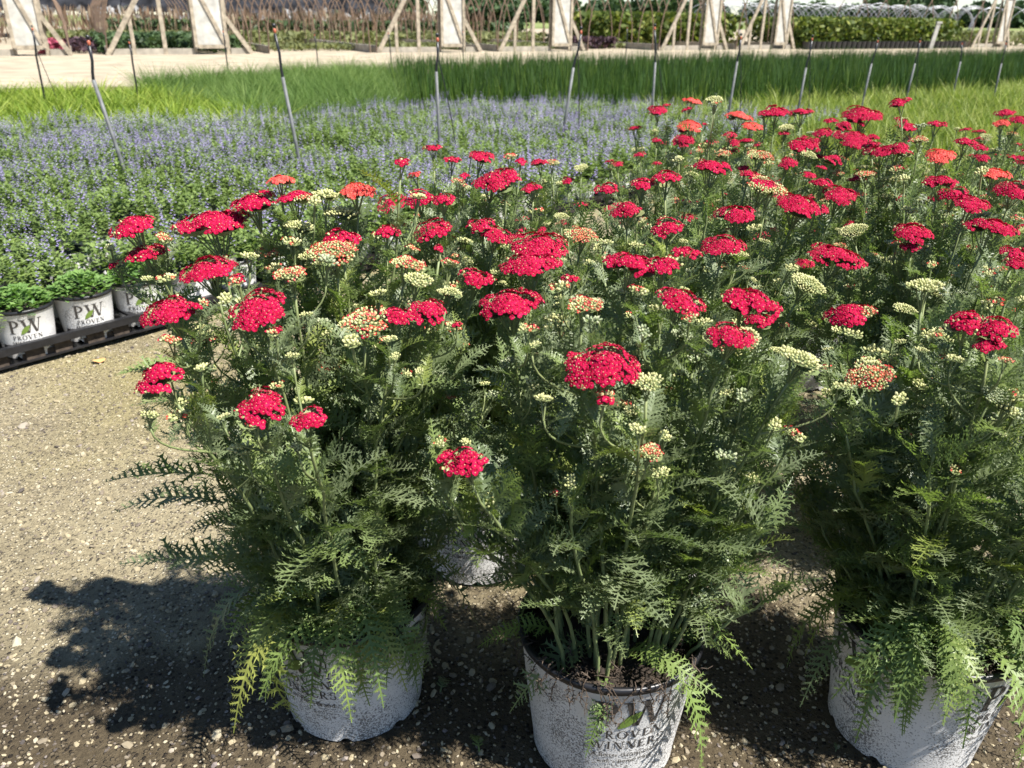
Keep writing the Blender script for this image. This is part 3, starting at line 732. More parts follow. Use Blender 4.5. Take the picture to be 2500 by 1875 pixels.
# trays: black, four by two pots, front wall of separate cells under a flange
def tray_mesh():
    b = MB(); L, D = .788, .394
    b.box(0, L, 0, D, .004, .010)
    for y0, y1 in ((-.010, .010), (D-.010, D+.008)): b.box(-.008, L+.006, y0, y1, .062, .072)
    for x0, x1 in ((-.008, .010), (L-.012, L+.006)): b.box(x0, x1, .0101, D-.0101, .0622, .0718)
    b.box(-.008, L+.006, -.012, -.0095, .048, .070)
    for i in range(4):
        x = i*.197
        b.box(x+.028, x+.085, .006, .014, .0101, .0619, 1); b.box(x+.118, x+.172, .006, .014, .0101, .0619, 1)
        b.box(x+.02, x+.18, .0145, .018, .0101, .030, 1)
        if i: b.box(x-.006, x+.006, .0105, D-.0105, .040, .0617)
    b.box(.0105, L-.013, D/2-.006, D/2+.006, .0405, .0612)
    V, T, M = b.arrays(); return mesh('tray', V, T, [MAT['black'], MAT['tray_mud']], M)
MAT['tray_mud'] = plain('muddy_tray_wall', (.045, .033, .024), .85, var=.6, scale=60)
TR = tray_mesh()
occupied = {(i, j) for _, _, _, i, j in spots}
for I in range(-4, 8):
    for J in range(0, 9):
        cells = [(4*I + 2 + a, 2*J + b_) for a in range(4) for b_ in range(2)]
        if sum(c in occupied for c in cells) < 3: continue
        q = bed(.33 + (4*I + 2 - 1)*.197 - .0985, .134 + 2*J*.197 - .0985)
        if math.hypot(*q) > 6.2: continue
        o = obj('plant_tray', TR); o.location = (*q, .008 + .0015*((I+J) % 2)); o.rotation_euler = (0, 0, math.radians(50))
        if J == 0 and I == -1: tag(o, 'black plastic plant tray with flange holding the printed front catmint pots', 'tray', 'black catmint trays')
        else: tag(o, 'black plastic plant tray mostly hidden under bushy catmint', 'tray', 'black catmint trays')

# ------------------------------------------------------------------ irrigation risers
MAT['pvc'] = plain('grey_pvc_pipe', (.10, .105, .105), .6, var=.4, scale=20)
MAT['nozzle'] = plain('orange_nozzle', (.40, .10, .05), .5)
def riser(bx, by, jx, jy, tx, ty, label, rp=.0105, hose=True, thin=False, zb=.3):
    B = P(bx, by, zb)
    def at(px, py): d = ray(px, py); t = B[1]/d[1]; return np.array((0, 0, CAM_H)) + d*t
    Tp = at(tx, ty); J = at(jx, jy); base = B + (B-J)*(zb/max(.05, J[2]-zb))
    base = np.array((B[0]+(B[0]-J[0])*.5, B[1], 0.0))
    e = empty('irrigation_riser', base); tag(e, label, 'sprinkler riser', 'sprinkler risers across the beds')
    rel = lambda p: np.asarray(p)-base
    if not thin:
        b = MB(); b.tube([rel(base), rel(B), rel(J)], rp, 8); b.build('pipe', MAT['pvc'], e, True)
    mid = J*.45+Tp*.55 + np.array((.006, 0, 0)); s0 = J if not thin else base
    b = MB(); b.tube([rel(s0), rel(J*.8+Tp*.2), rel(mid), rel(Tp)], [rp*.8, rp*.75, rp*.7, rp*.9] if not thin else .010, 7); b.build('tube', MAT['black'], e, True)
    b = MB(); b.lathe([(.007, -.02), (.0095, -.016), (.0095, 0), (.006, .005)], 8); o = b.build('nozzle', MAT['nozzle'], e, True); o.location = rel(Tp) + np.array((0, 0, .022))
    b = MB(); b.lathe([(.005, 0), (.011, .008), (.012, .016), (.004, .024)], 8); o = b.build('spray_cap', MAT['black'], e, True); o.location = rel(Tp) + np.array((0, 0, .03))
    if hose:
        sgn = 1 if bx < tx or bx > 1500 else 1
        pts = [rel(J*.4+Tp*.6), rel(J)+np.array((.04, 0, -.02)), rel(J*.4+B*.6)+np.array((.09*sgn, .02, 0)), rel(B)+np.array((.12, .03, -.15))]
        ts = np.linspace(0, 1, 12); pp = np.array(pts); cub = [(1-t)**3*pp[0]+3*t*(1-t)**2*pp[1]+3*t*t*(1-t)*pp[2]+t**3*pp[3] for t in ts]
        b = MB(); b.tube(cub, .0035, 5); b.build('thin_hose', MAT['black'], e, True)
    return e
ORD = ['first', 'second', 'third', 'fourth', 'fifth', 'sixth', 'seventh', 'eighth', 'ninth', 'tenth', 'eleventh']
RIS = [(297, 395, 228, 195, 218, 112), (727, 372, 690, 188, 671, 82), (1073, 345, 1065, 175, 1068, 103), (1377, 312, 1400, 165, 1418, 84), (1592, 270, 1600, 152, 1598, 74),
       (1779, 275, 1800, 150, 1808, 97), (1950, 260, 1968, 165, 1982, 100), (2108, 240, 2128, 155, 2142, 105), (2216, 226, 2234, 155, 2245, 105), (2332, 206, 2345, 150, 2348, 110), (2432, 212, 2445, 155, 2455, 110)]
for k, r_ in enumerate(RIS):
    riser(*r_, '%s grey sprinkler riser with black tube from the left, front line across the beds' % ORD[k], hose=k in (2, 3, 4, 5, 6, 8))
for k, (r_, lab) in enumerate([((105, 222, 90, 150, 80, 75), 'thin dark riser with looped hose at the far left by the lime bed'), ((333, 212, 325, 160, 316, 108), 'thin dark riser between lime bed and widest hoop house'),
        ((556, 165, 550, 120, 545, 80), 'thin dark riser before the largest whitewashed door'), ((776, 150, 773, 120, 768, 88), 'thin dark riser above the fluffy green bed'),
        ((956, 150, 953, 120, 948, 84), 'thin dark riser left of the third whitewashed door'), ((1131, 140, 1130, 110, 1130, 80), 'thin dark riser just right of the third whitewashed door'), ((1528, 140, 1530, 110, 1531, 70), 'thin dark riser in front of the open frame right of the fourth door')]):
    riser(*r_, lab, rp=.011, hose=k == 0, thin=True)

# ------------------------------------------------------------------ yarrow
def yarrow_leaf(L, W, pairs, bend0, bend, fold, seed, lobes=3, twist=0.0, lobe_w=.46, hang=False):
    """feather-cut leaf along +x, upper side +z"""
    r = np.random.default_rng(seed); b = MB(); n = 12
    ts = np.linspace(0, 1, n+1); c = np.zeros((n+1, 3)); tan = np.zeros((n+1, 3)); nor = np.zeros((n+1, 3)); yaw = 0
    for i, t in enumerate(ts):
        p = bend0 + bend*((1-(1-t)**2.2) if hang else t); yaw = twist*t*t
        tan[i] = (math.cos(p)*math.cos(yaw), math.cos(p)*math.sin(yaw), math.sin(p)); nor[i] = (-math.sin(p)*math.cos(yaw), -math.sin(p)*math.sin(yaw), math.cos(p))
        if i: c[i] = c[i-1] + (tan[i]+tan[i-1])/2*L/n
    at = lambda A, t: np.array([np.interp(t, ts, A[:, k]) for k in range(3)])
    for i in range(n):
        s0 = np.cross(nor[i], tan[i]); s1 = np.cross(nor[i+1], tan[i+1]); w0 = L*.011*(1.25-ts[i])+.0002; w1 = L*.011*(1.25-ts[i+1])+.0002
        b.quad(c[i]-s0*w0, c[i]+s0*w0, c[i+1]+s1*w1, c[i+1]-s1*w1)
    for i in range(pairs):
        t = .07 + .91*(i+.5)/pairs; p0 = at(c, t); tg = at(tan, t); nn = at(nor, t); sd = np.cross(nn, tg)
        prof = (math.sin(math.pi*min(1, (.10+.90*t))**.85)**.75)*(1-.25*t)
        for s in (-1, 1):
            w = W*prof*r.uniform(.82, 1.12); fw = r.uniform(.40, .62); up = fold + r.normal(0, .16)
            d = s*sd*math.cos(fw) + tg*math.sin(fw) + nn*up; d /= np.linalg.norm(d)
            e = np.cross(nn, d); e /= np.linalg.norm(e); hw = max(.0006, w*.12); pb = p0 + tg*r.normal(0, .0006); tip = pb + d*w + nn*w*r.normal(-.05, .12)
            b.quad(pb-e*hw, pb+e*hw, tip+e*hw*.35, tip-e*hw*.35)
            for k in range(lobes):
                f = .26 + .62*k/max(1, lobes-1) if lobes > 1 else .55; q = pb + (tip-pb)*f; ll = w*(.46-.17*f)
                for g in (-1, 1):
                    dd = d*.75 + g*e*.75 + nn*r.normal(.05, .2); lw = w*lobe_w*.38
                    b.tri(q-d*lw*.6, q+d*lw*.6, q+dd*ll)
    return b.arrays()
STEM_LEAVES = [yarrow_leaf(.10, .0215, 14, .25, -.5 - .1*(k % 4), .30, 100+k, 3, (k % 3-1)*.5) for k in range(8)]
STEM_LEAVES += [yarrow_leaf(.10, .0235, 14, .5, -1.1, .38, 120+k, 3, (k-1)*.6) for k in range(3)]
LOW_LEAVES = [yarrow_leaf(.20, .028, 18, .15, -1.75 - .16*(k % 4), .10, 200+k, 3, (k % 3-1)*.35, .30, True) for k in range(8)]
FAR_LEAVES = [yarrow_leaf(.10, .0230, 10, .3, -.7, .30, 300+k, 1, (k % 3-1)*.5, .60) for k in range(5)]
MID_LEAVES = [yarrow_leaf(.10, .0205, 14, .3, -.6-.2*(k % 3), .32, 330+k, 2, (k % 3-1)*.5, .55) for k in range(6)]
ME_STEM = [mesh('leaf', *t[:2], MAT['leaf'], t[2]) for t in STEM_LEAVES]
ME_LOW = [mesh('leaf', *t[:2], MAT['leaf_low'], t[2]) for t in LOW_LEAVES]
ME_LOWG = [mesh('leaf', *t[:2], MAT['leaf'], t[2]) for t in LOW_LEAVES]

HEAD_MATS = [MAT['crimson'], MAT['coral'], MAT['centre'], MAT['bud'], MAT['stem'], MAT['greenbud']]
def floret(b, p, n, spin, kind, r, col):
    a = np.array((math.cos(spin), math.sin(spin), 0)); a = a - n*np.dot(a, n); a /= np.linalg.norm(a); c = np.cross(n, a)
    if kind == 'open':
        R_ = r.uniform(.0030, .0037); droop = r.uniform(-.0006, .0004)
        for k in range(5):
            an = 2*math.pi*(k+r.normal(0, .06))/5; o = math.cos(an)*a + math.sin(an)*c; s = np.cross(n, o); hw = R_*.56; lift = r.normal(0, .0004)
            b.add([p+o*.0006-s*hw*.45, p+o*.0006+s*hw*.45, p+o*R_*.72+s*hw*1.1+n*(.0005+lift), p+o*R_*1.02+n*(droop+lift), p+o*R_*.72-s*hw*1.1+n*(.0005+lift)],
                  [(0, 1, 2), (0, 2, 4), (4, 2, 3)], col)
        q = [p + 0.0007*(math.cos(2*math.pi*k/5)*a+math.sin(2*math.pi*k/5)*c) + n*.0005 for k in range(5)]
        b.add(q+[p+n*.0012], [(k, (k+1) % 5, 5) for k in range(5)], 2)
    else:
        hh = r.uniform(.0034, .0046); rr = r.uniform(.0013, .0018)
        rings = [(.5, 0), (1.0, .45), (.75, .8)]; V = []
        for f, z in rings: V += [p + n*(z*hh-.0015) + rr*f*(math.cos(2*math.pi*k/5)*a+math.sin(2*math.pi*k/5)*c) for k in range(5)]
        V.append(p+n*(hh-.0015)); T = []
        for i in range(2):
            for k in range(5): u, v = i*5+k, i*5+(k+1) % 5; T += [(u, v, v+5), (u, v+5, u+5)]
        T += [(10+k, 10+(k+1) % 5, 15) for k in range(5)]
        b.add(V, T, 5 if kind == 'green' else 3)
        if kind == 'half':
            top = p + n*(hh-.0022)
            for k in range(4):
                an = 2*math.pi*k/4 + r.random(); o = math.cos(an)*a+math.sin(an)*c; s = np.cross(n, o)*.0010; f = r.uniform(.7, 1.2)
                b.quad(top+o*.0006-s*.5, top+o*.0006+s*.5, top+o*.0020*f+s+n*.0011, top+o*.0020*f-s+n*.0011, col)
def head(R_, kind, seed):
    """corymb: a few domed clusters of florets on spreading stalks; origin where the stalks meet"""
    r = np.random.default_rng(seed); b = MB()
    k = 2 if R_ < .014 else 4 if R_ < .026 else 6 if R_ < .037 else 9 if R_ < .05 else 12
    stalk = .45*R_ + .012; subs = []
    for i in range(k):
        rho = R_*.66*math.sqrt((i+.35)/k)*r.uniform(.88, 1.1); an = i*2.39996 + r.normal(0, .25)
        subs.append((rho*math.cos(an), rho*math.sin(an), R_*(.56 if k < 5 else .50 if k < 8 else .42)*r.uniform(.9, 1.2), r.normal(0, R_*.05)))
    sq = r.uniform(.85, 1.0); placed = []
    for si, (sx, sy, rs_, dz) in enumerate(subs):
        sy *= sq; cz = stalk + .40*R_*(1-(sx*sx+sy*sy)/(R_*R_)) + dz
        edge = math.hypot(sx, sy)/R_
        if kind == 'R': sk = 'open' 
        elif kind == 'C': sk = 'open'
        elif kind == 'M': sk = 'open' if edge < .42 or r.random() < .35 else ('half' if r.random() < .75 else 'bud')
        elif kind == 'S': sk = 'half' if r.random() < .72 else 'bud'
        elif kind == 'G': sk = 'green'
        else: sk = 'bud'
        d = .0046 if sk == 'open' else .0037
        cnt = int((rs_/d)**2*3.3)
        for j in range(cnt):
            rho = rs_*math.sqrt((j+.3)/cnt)
            if rho > rs_: continue
            an = j*2.39996; x = sx + rho*math.cos(an); y = sy + rho*math.sin(an)
            if placed and ((np.array(placed)-(x, y))**2).sum(1).min() < (d*.74)**2: continue
            if math.hypot(x, y/sq) > R_*1.05: continue
            placed.append((x, y))
            dome = rs_*.42*(1-(rho/rs_)**2); n = np.array((x-sx, y-sy, rs_*1.25)) + np.array((x, y, 0))*.35; n /= np.linalg.norm(n)
            kk = sk
            if kind == 'R' and r.random() < .025 + .10*max(0, math.hypot(x, y)/R_-.75)*4*.5: kk = 'half'
            if sk == 'half' and r.random() < .35: kk = 'bud'
            if sk == 'bud' and kind in 'SM' and r.random() < .15: kk = 'half'
            col = 1 if kind == 'C' or (kind in 'SM' and kk == 'half' and r.random() < .5) else 0
            floret(b, np.array((x, y, cz+dome+r.normal(0, .0006))), n, r.uniform(0, 6.28), kk, r, col)
        # underside of the cluster and its stalk
        c0 = np.array((sx*.86, sy*.86, cz-rs_*.42)); ring = [np.array((sx+rs_*.86*math.cos(a), sy+rs_*.86*math.sin(a), cz-.0012)) for a in np.arange(8)*math.pi/4]
        b.add([c0]+ring, [(0, 1+(i+1) % 8, 1+i) for i in range(8)], 4)
        mid = np.array((sx*.35, sy*.35, stalk*.45))
        b.tube([(0, 0, -.002), mid, c0+np.array((0, 0, .002))], [.0013, .0011, .0009], 4, 4, False)
    V, T, M = b.arrays()
    top = V[:, 2].max()
    return mesh('flower_head', V, T, HEAD_MATS, M), top
SIZES = (.012, .021, .031, .042, .055)
HEADS = {}
sd = 500
for kind in 'RCMSBG':
    for si, sz in enumerate(SIZES):
        nv = 3 if kind in 'RMSB' else 2
        if kind == 'G' and si > 1: continue
        HEADS[kind, si] = []
        for _ in range(nv): HEADS[kind, si].append(head(sz, kind, sd)); sd += 1
def place_head(parent, base, Rw, kind, n, name=None, rel=None):
    si = int(np.argmin([abs(math.log(Rw/s)) for s in SIZES])); 
    if kind == 'G': si = min(si, 1)
    me, top = HEADS[kind, si][int(rng.integers(len(HEADS[kind, si])))]; sc = Rw/SIZES[si]
    return me, top*sc, sc

# plants: x, y of the pot, top of the crown, label
PLANTS = [
 dict(p=(-.262, 1.03), zt=.81, R=1.06, ang=(-26, 78, 190), one=True, lab='front left potted yarrow, leaves hanging over its muddy pot beside the open gravel', near=2),
 dict(p=(.152, .945), zt=.80, R=1.04, ang=(9, 129, 249), one=False, lab='front middle potted yarrow with brown dried leaves hanging on its printed pot', near=2),
 dict(p=(.648, .975), zt=.80, R=1.0, ang=(-71, 36, 150), one=False, lab='front right potted yarrow with pale new leaf drooping over its printed pot', near=2),
 dict(p=(-.07, 1.42), zt=.835, R=1.0, ang=(-12, 108, 228), one=False, lab='second row yarrow whose pot shows between the left and middle front pots', near=1),
 dict(p=(.315, 1.43), zt=.83, R=1.0, ang=(), one=False, lab='second row yarrow behind and between the middle and right front plants', near=1),
 dict(p=(.84, 1.45), zt=.83, R=1.0, ang=(), one=False, lab='second row yarrow at the right photo edge behind the front right plant', near=1),
 dict(p=(.17, 1.86), zt=.70, R=1.0, ang=(), one=False, lab='third row yarrow mostly hidden behind the second row beside the catmint', near=0),
 dict(p=(.58, 1.90), zt=.83, R=1.0, ang=(), one=False, lab='third row yarrow at the left end, next to the catmint gap', near=0),
 dict(p=(.98, 1.90), zt=.83, R=1.0, ang=(), one=False, lab='third row yarrow in the middle of the right group', near=0),
 dict(p=(1.38, 1.88), zt=.83, R=.95, ang=(), one=False, lab='third row yarrow at the right photo edge', near=0),
 dict(p=(.50, 2.36), zt=.84, R=1.0, ang=(), one=False, lab='back row yarrow at the left end beside the catmint', near=0),
 dict(p=(.95, 2.38), zt=.845, R=1.0, ang=(), one=False, lab='back row yarrow in front of the yellow grass', near=0),
 dict(p=(1.50, 2.45), zt=.84, R=1.0, ang=(), one=False, lab='back row yarrow standing apart at the far right', near=0),
]
def crown(x, y):
    best = (-1, 0)
    for i, p in enumerate(PLANTS):
        r2 = ((x-p['p'][0])**2 + (y-p['p'][1])**2)/p['R']**2
        z = p['zt'] - 1.5*r2 - 7.5*r2*r2
        if z > best[0]: best = (z, i)
    return best
# the heads of flowers that can be told apart: x, y, width as read off the photo at 2212 x 1659, kind
HL = [(283,487,105,'R'),(312,545,95,'R'),(258,568,38,'M'),(450,580,125,'R'),(462,478,168,'R'),(545,432,105,'R'),(605,388,62,'C'),(638,425,85,'M'),(703,420,62,'B'),(735,455,70,'B'),(645,485,62,'B'),
(773,410,76,'C'),(835,497,62,'R'),(848,434,70,'R'),(905,428,62,'R'),(957,428,52,'R'),(935,493,86,'R'),(735,512,80,'R'),(722,536,105,'S'),(628,588,66,'S'),(517,598,50,'M'),(362,672,130,'R'),(560,663,142,'R'),
(497,640,46,'B'),(425,655,42,'M'),(370,728,46,'S'),(595,712,40,'M'),(340,806,122,'R'),(432,797,42,'B'),(318,893,38,'B'),(567,868,118,'R'),(552,907,42,'S'),(665,903,78,'M'),(482,900,28,'B'),(632,768,30,'B'),(665,680,26,'B'),
(535,550,40,'B'),(365,600,46,'S'),(240,535,32,'B'),(355,510,42,'S'),(785,695,88,'S'),(860,682,74,'M'),(765,738,56,'B'),(838,733,36,'B'),(880,566,72,'S'),(930,665,96,'R'),(905,605,66,'B'),(970,628,56,'B'),(1030,600,74,'R'),
(985,700,36,'M'),(850,768,28,'B'),(912,800,30,'B'),(1140,710,46,'S'),(1150,742,26,'B'),(1105,652,142,'R'),(1148,570,130,'R'),(1165,530,145,'R'),(1230,603,42,'R'),(1258,505,72,'S'),(1302,522,32,'B'),(1260,655,76,'S'),
(1280,690,44,'G'),(1390,710,42,'G'),(1375,625,46,'S'),(1362,562,108,'R'),(1432,572,80,'M'),(1480,545,70,'R'),(1560,528,96,'R'),(1035,485,60,'R'),(1072,505,72,'R'),(950,535,32,'R'),
(1472,648,106,'R'),(1490,683,46,'S'),(1625,645,126,'R'),(1640,688,60,'R'),(1585,722,106,'M'),(1302,790,166,'R'),(1235,765,40,'M'),(1398,822,72,'B'),(1300,860,62,'M'),(1383,927,46,'B'),(1175,865,46,'B'),
(1730,770,88,'B'),(1745,608,82,'B'),(1832,678,110,'M'),(1840,715,42,'B'),(1880,805,100,'S'),(1812,830,42,'B'),(1945,858,50,'B'),(1825,937,36,'B'),(2000,618,78,'B'),(2090,692,84,'R'),(2150,705,88,'R'),(2140,743,62,'R'),(2172,778,32,'S'),(2060,775,40,'B'),(1990,755,30,'B'),
(1003,998,92,'R'),(960,985,46,'R'),(947,955,38,'S'),(888,1002,32,'B'),(1218,1005,34,'G'),
(1350,450,70,'R'),(1440,490,66,'R'),(1310,407,50,'R'),(1390,395,60,'R'),(1440,382,60,'R'),(1535,360,98,'R'),(1590,460,96,'R'),(1730,440,116,'R'),(1815,420,90,'R'),(1655,402,84,'M'),(1665,410,60,'B'),(1810,550,122,'R'),(1840,495,60,'B'),
(1970,500,98,'R'),(1968,530,42,'R'),(2142,488,108,'R'),(2100,440,92,'R'),(2195,545,60,'R'),(2200,570,60,'R'),(2060,418,62,'M'),(2150,375,62,'C'),(2190,408,74,'R'),(2015,570,32,'S'),(2130,590,32,'S'),
(935,320,40,'R'),(867,350,42,'R'),(897,380,36,'C'),(975,345,42,'R'),(1040,335,62,'R'),(1100,335,32,'S'),(1060,388,80,'R'),(1095,378,62,'R'),(1128,350,36,'R'),(1165,350,42,'M'),(1192,350,32,'S'),(1150,405,46,'R'),(1255,362,32,'B'),(1225,390,32,'M'),(1005,380,28,'R'),(1000,400,26,'S'),
(1420,235,46,'R'),(1495,218,42,'C'),(1545,215,42,'B'),(1495,270,60,'C'),(1480,300,50,'R'),(1530,310,42,'R'),(1600,250,60,'C'),(1655,245,42,'R'),(1625,272,50,'C'),(1680,238,56,'R'),(1730,242,56,'R'),(1795,260,30,'R'),(1825,268,42,'R'),(1865,246,90,'R'),
(1945,220,46,'R'),(1960,270,52,'R'),(2022,268,42,'R'),(1735,310,66,'R'),(1780,285,46,'R'),(1845,298,86,'R'),(1900,325,70,'R'),(1940,318,60,'R'),(2030,335,66,'C'),(1640,335,60,'S'),(1800,342,50,'R'),(1620,375,42,'R'),(1775,395,46,'R'),(2030,388,66,'R'),
(2170,243,46,'R'),(2205,258,42,'R'),(2165,265,36,'C'),(2085,305,50,'R'),(1560,330,40,'S'),(1700,350,44,'M'),(1870,375,40,'S'),(1955,385,36,'B'),(1470,345,36,'B'),(1700,275,36,'B'),(1575,290,34,'R'),(1990,300,36,'S'),(2120,340,36,'M')]
SC = 2500/2212
for p in PLANTS: p['heads'] = []
for hx, hy, hw, kd in HL:
    d = ray(hx*SC, hy*SC); t = .3
    while t < 4.2:
        q = np.array((0, 0, CAM_H)) + d*t
        z, i = crown(q[0], q[1])
        if q[2] < z: break
        t += .004
    if t >= 4.2:                      # a head held above the crowns: nearest plant of the back rows
        best = None
        for i_, p in enumerate(PLANTS):
            t_ = p['p'][1]/d[1]; q_ = np.array((0, 0, CAM_H)) + d*t_; mis = abs(q_[0]-p['p'][0]) + 2*max(0, q_[2]-p['zt']-.12) + .3*max(0, .6-q_[2])
            if best is None or mis < best[0]: best = (mis, i_, q_, t_)
        if best[0] > .45: continue
        _, i, q, t = best
    Rw = max(.008, hw*1.06*SC/2/F_PX*t)
    PLANTS[i]['heads'].append((q, Rw, kd))

def bez(p0, p1, p2, p3, n):
    t = np.linspace(0, 1, n)[:, None]
    return (1-t)**3*p0 + 3*t*(1-t)**2*p1 + 3*t*t*(1-t)*p2 + t**3*p3
CAMP = np.array((0, 0, CAM_H))
SOIL_Z = .195
for pi, pl in enumerate(PLANTS):
    X, Y = pl['p']; org = np.array((X, Y, 0.0)); near_ = pl['near']
    e = empty('potted_yarrow', org); tag(e, pl['lab'], 'potted plant', 'potted red yarrow')
    pot = make_pot(e, .112, .136, .23, MAT['pot'], [math.radians(a) for a in pl['ang']], 0, False, pl['one'])
    s = MB(); ring = []
    for i, r_ in enumerate((.001, .045, .09, .128)):
        for k in range(20): a = k*math.pi/10; ring.append((r_*math.cos(a), r_*math.sin(a), SOIL_Z + rng.normal(0, .004) + .012*(1-r_/.12)))
    s.add(ring, [t for i in range(3) for k in range(20) for t in ((i*20+k, (i+1)*20+k, (i+1)*20+(k+1) % 20), (i*20+k, (i+1)*20+(k+1) % 20, i*20+(k+1) % 20))])
    s.build('soil', MAT['soil'], e, True)
    leaves = []                       # (template set, index, matrix, weight)
    # stems: those that carry a listed head, then leafy ones without or with a small head
    stems = []
    for q, Rw, kd in pl['heads']:
        if Rw < .0155 and kd in 'BSGM' and near_: stems.append((q-org, Rw, kd, True))
        else: stems.append((q-org, Rw, kd, False))
    main = [s_ for s_ in stems if not s_[3]]; minor = [s_ for s_ in stems if s_[3]]
    want = 27 if near_ == 2 else 27 if near_ == 1 else 38
    extra = max(6 if near_ else 4, want - len(main))
    ga = rng.uniform(0, 6.28)
    for k in range(extra):
        r_ = (.25 if near_ == 2 else .30)*math.sqrt((k+.5)/extra)*rng.uniform(.85, 1.1); a = ga + k*2.39996
        x, y = r_*math.cos(a), r_*math.sin(a)
        z = pl['zt'] - 1.5*r_*r_ - 7.5*r_**4 - (rng.uniform(.05, .16) if near_ else rng.uniform(.0, .15))
        main.append((np.array((x, y, z)), rng.uniform(.010, .017) if near_ else rng.uniform(.012, .024), (random.choice('BBBSG') if near_ else random.choice('RRRRRMSB')) if z > .52 else None, False))
    nf = 11 if pi == 1 else 16 if near_ == 2 else 26 if near_ == 1 else 8
    for k in range(nf):          # short leafy shoots that carry no flowers
        r_ = (.26 if near_ == 1 else .19)*math.sqrt((k+.5)/nf)*rng.uniform(.8, 1.1); a = ga + 1 + k*2.39996
        main.append((np.array((r_*math.cos(a), abs(r_*math.sin(a)) if pi == 1 else r_*math.sin(a), rng.uniform(.34, .60 if near_ == 1 else .54) - .2*r_)), .01, None, False))
    for k in range({1: 9, 2: 9, 0: 3}.get(pi, 0)):          # shoots leaning into the gap between the front plants
        a = rng.normal(0.1, .55) if pi == 1 else rng.normal(math.pi - .1, .55); r_ = rng.uniform(.17, .27)
        main.append((np.array((r_*math.cos(a), r_*math.sin(a), rng.uniform(.33, .60))), .01, None, False))
    nodes = []                        # points where small side heads may be tied in
    for q, Rw, kd, _ in main:
        out = np.array((q[0], q[1], 0.0)); ro = np.linalg.norm(out); od = out/ro if ro > 1e-4 else np.array((1., 0, 0))
        n = od*min(.32, ro*1.0) + np.array((rng.normal(0, .08), rng.normal(0, .08)-.06, 1.0)); n /= np.linalg.norm(n)
        me, top, sc = place_head(e, q, Rw, kd, n) if kd else (None, 0, 1)
        base = q - n*top*.80
        b0 = np.array((od[0]*min(.085, ro*.45)+rng.normal(0, .012), od[1]*min(.085, ro*.45)+rng.normal(0, .012), SOIL_Z))
        hgt = max(.08, base[2]-b0[2])
        path = bez(b0, b0+np.array((od[0]*.02, od[1]*.02, hgt*.45)), base-n*hgt*.30, base, 12)
        path[1:-1] += rng.normal(0, .0022, (10, 3))
        b = MB(); b.tube(path, np.linspace(.0032, .0016, 12), 6)
        # side branches with small heads
        nb = int(rng.integers(2, 4)) if near_ else int(rng.integers(1, 3))
        for _ in range(nb if kd else 0):
            t = rng.uniform(.66, .92); i0 = int(t*11); s0 = path[i0]; a = rng.uniform(0, 6.28); L = rng.uniform(.035, .075)
            dr = np.array((math.cos(a)*.62, math.sin(a)*.62, .9)); dr /= np.linalg.norm(dr)
            end = s0 + dr*L
            if end[2] > q[2]-.012: end[2] = q[2]-.012-rng.uniform(0, .02)
            bp_ = bez(s0, s0+dr*L*.5-np.array((0, 0, .01)), end-np.array((0, 0, L*.35)), end, 6); b.tube(bp_, np.linspace(.0014, .001, 6), 5)
            kd2 = 'S' if rng.random() < .30 else ('G' if rng.random() < .22 else 'B'); R2 = rng.uniform(.009, .0165)
            me2, top2, sc2 = place_head(e, end, R2, kd2, None)
            obj('flower_bud_cluster', me2, e, MX(zframe(end, dr*.4+np.array((0, 0, 1.)), rng.uniform(0, 6.28), sc2)))
        b.build('stem', MAT['stem'], e, True)
        if kd: obj('flower_head', me, e, MX(zframe(base, n, rng.uniform(0, 6.28), sc)))
        nodes.append(path)
        # leaves up the stem
        seglen = np.linalg.norm(np.diff(path, axis=0), axis=1).sum(); ph = rng.uniform(0, 6.28)
        step = .0200 if near_ == 2 else .0205 if near_ == 1 else .023
        cnt = int(seglen*.93/step)
        for j in range(cnt):
            t0_ = .20 if pi == 1 else .05; t = t0_ + ((.95 if kd else 1.0)-t0_)*(j+rng.uniform(0, .6))/cnt; f = t*11; i0 = min(10, int(f)); p = path[i0] + (path[i0+1]-path[i0])*(f-i0)
            a = ph + j*2.39996 + rng.normal(0, .2); el = .25 + .75*t + rng.normal(0, .22)
            d = np.array((math.cos(a)*math.cos(el), math.sin(a)*math.cos(el), math.sin(el)))
            Ls = (1.50 - .80*t)*rng.uniform(.78, 1.18)
            if not kd: Ls = (1.3 - .35*t)*rng.uniform(.8, 1.15)
            if t < .35: Ls *= .8
            leaves.append(('S', int(rng.integers(len(STEM_LEAVES))), frame(p, d, (rng.normal(0, .25), rng.normal(0, .25), 1)-.5*d, Ls)))
    # small listed heads tied to the nearest stem
    for q, Rw, kd, _ in minor:
        me, top, sc = place_head(e, q, Rw, kd, None); base = q - np.array((0, 0, top*.8)); best = None
        for path in nodes:
            for i0 in range(4, 11):
                if path[i0][2] < base[2]-.03:
                    dd = np.linalg.norm(path[i0]-base)
                    if best is None or dd < best[0]: best = (dd, path[i0])
        if (best is None or best[0] >= .11) and math.hypot(base[0], base[1]) > .17: continue
        s0 = best[1] if best and best[0] < .11 else np.array((base[0]*.4, base[1]*.4, SOIL_Z)); dv = base-s0
        b = MB(); pth = bez(s0, s0+dv*.4+np.array((0, 0, -.01)), base-np.array((0, 0, np.linalg.norm(dv)*.3)), base, 8); b.tube(pth, np.linspace(.0016, .0011, 8), 5); b.build('side_stem', MAT['stem'], e, True)
        obj('flower_bud_cluster', me, e, MX(zframe(base, (rng.normal(0, .1), rng.normal(0, .1)-.1, 1), rng.uniform(0, 6.28), sc)))
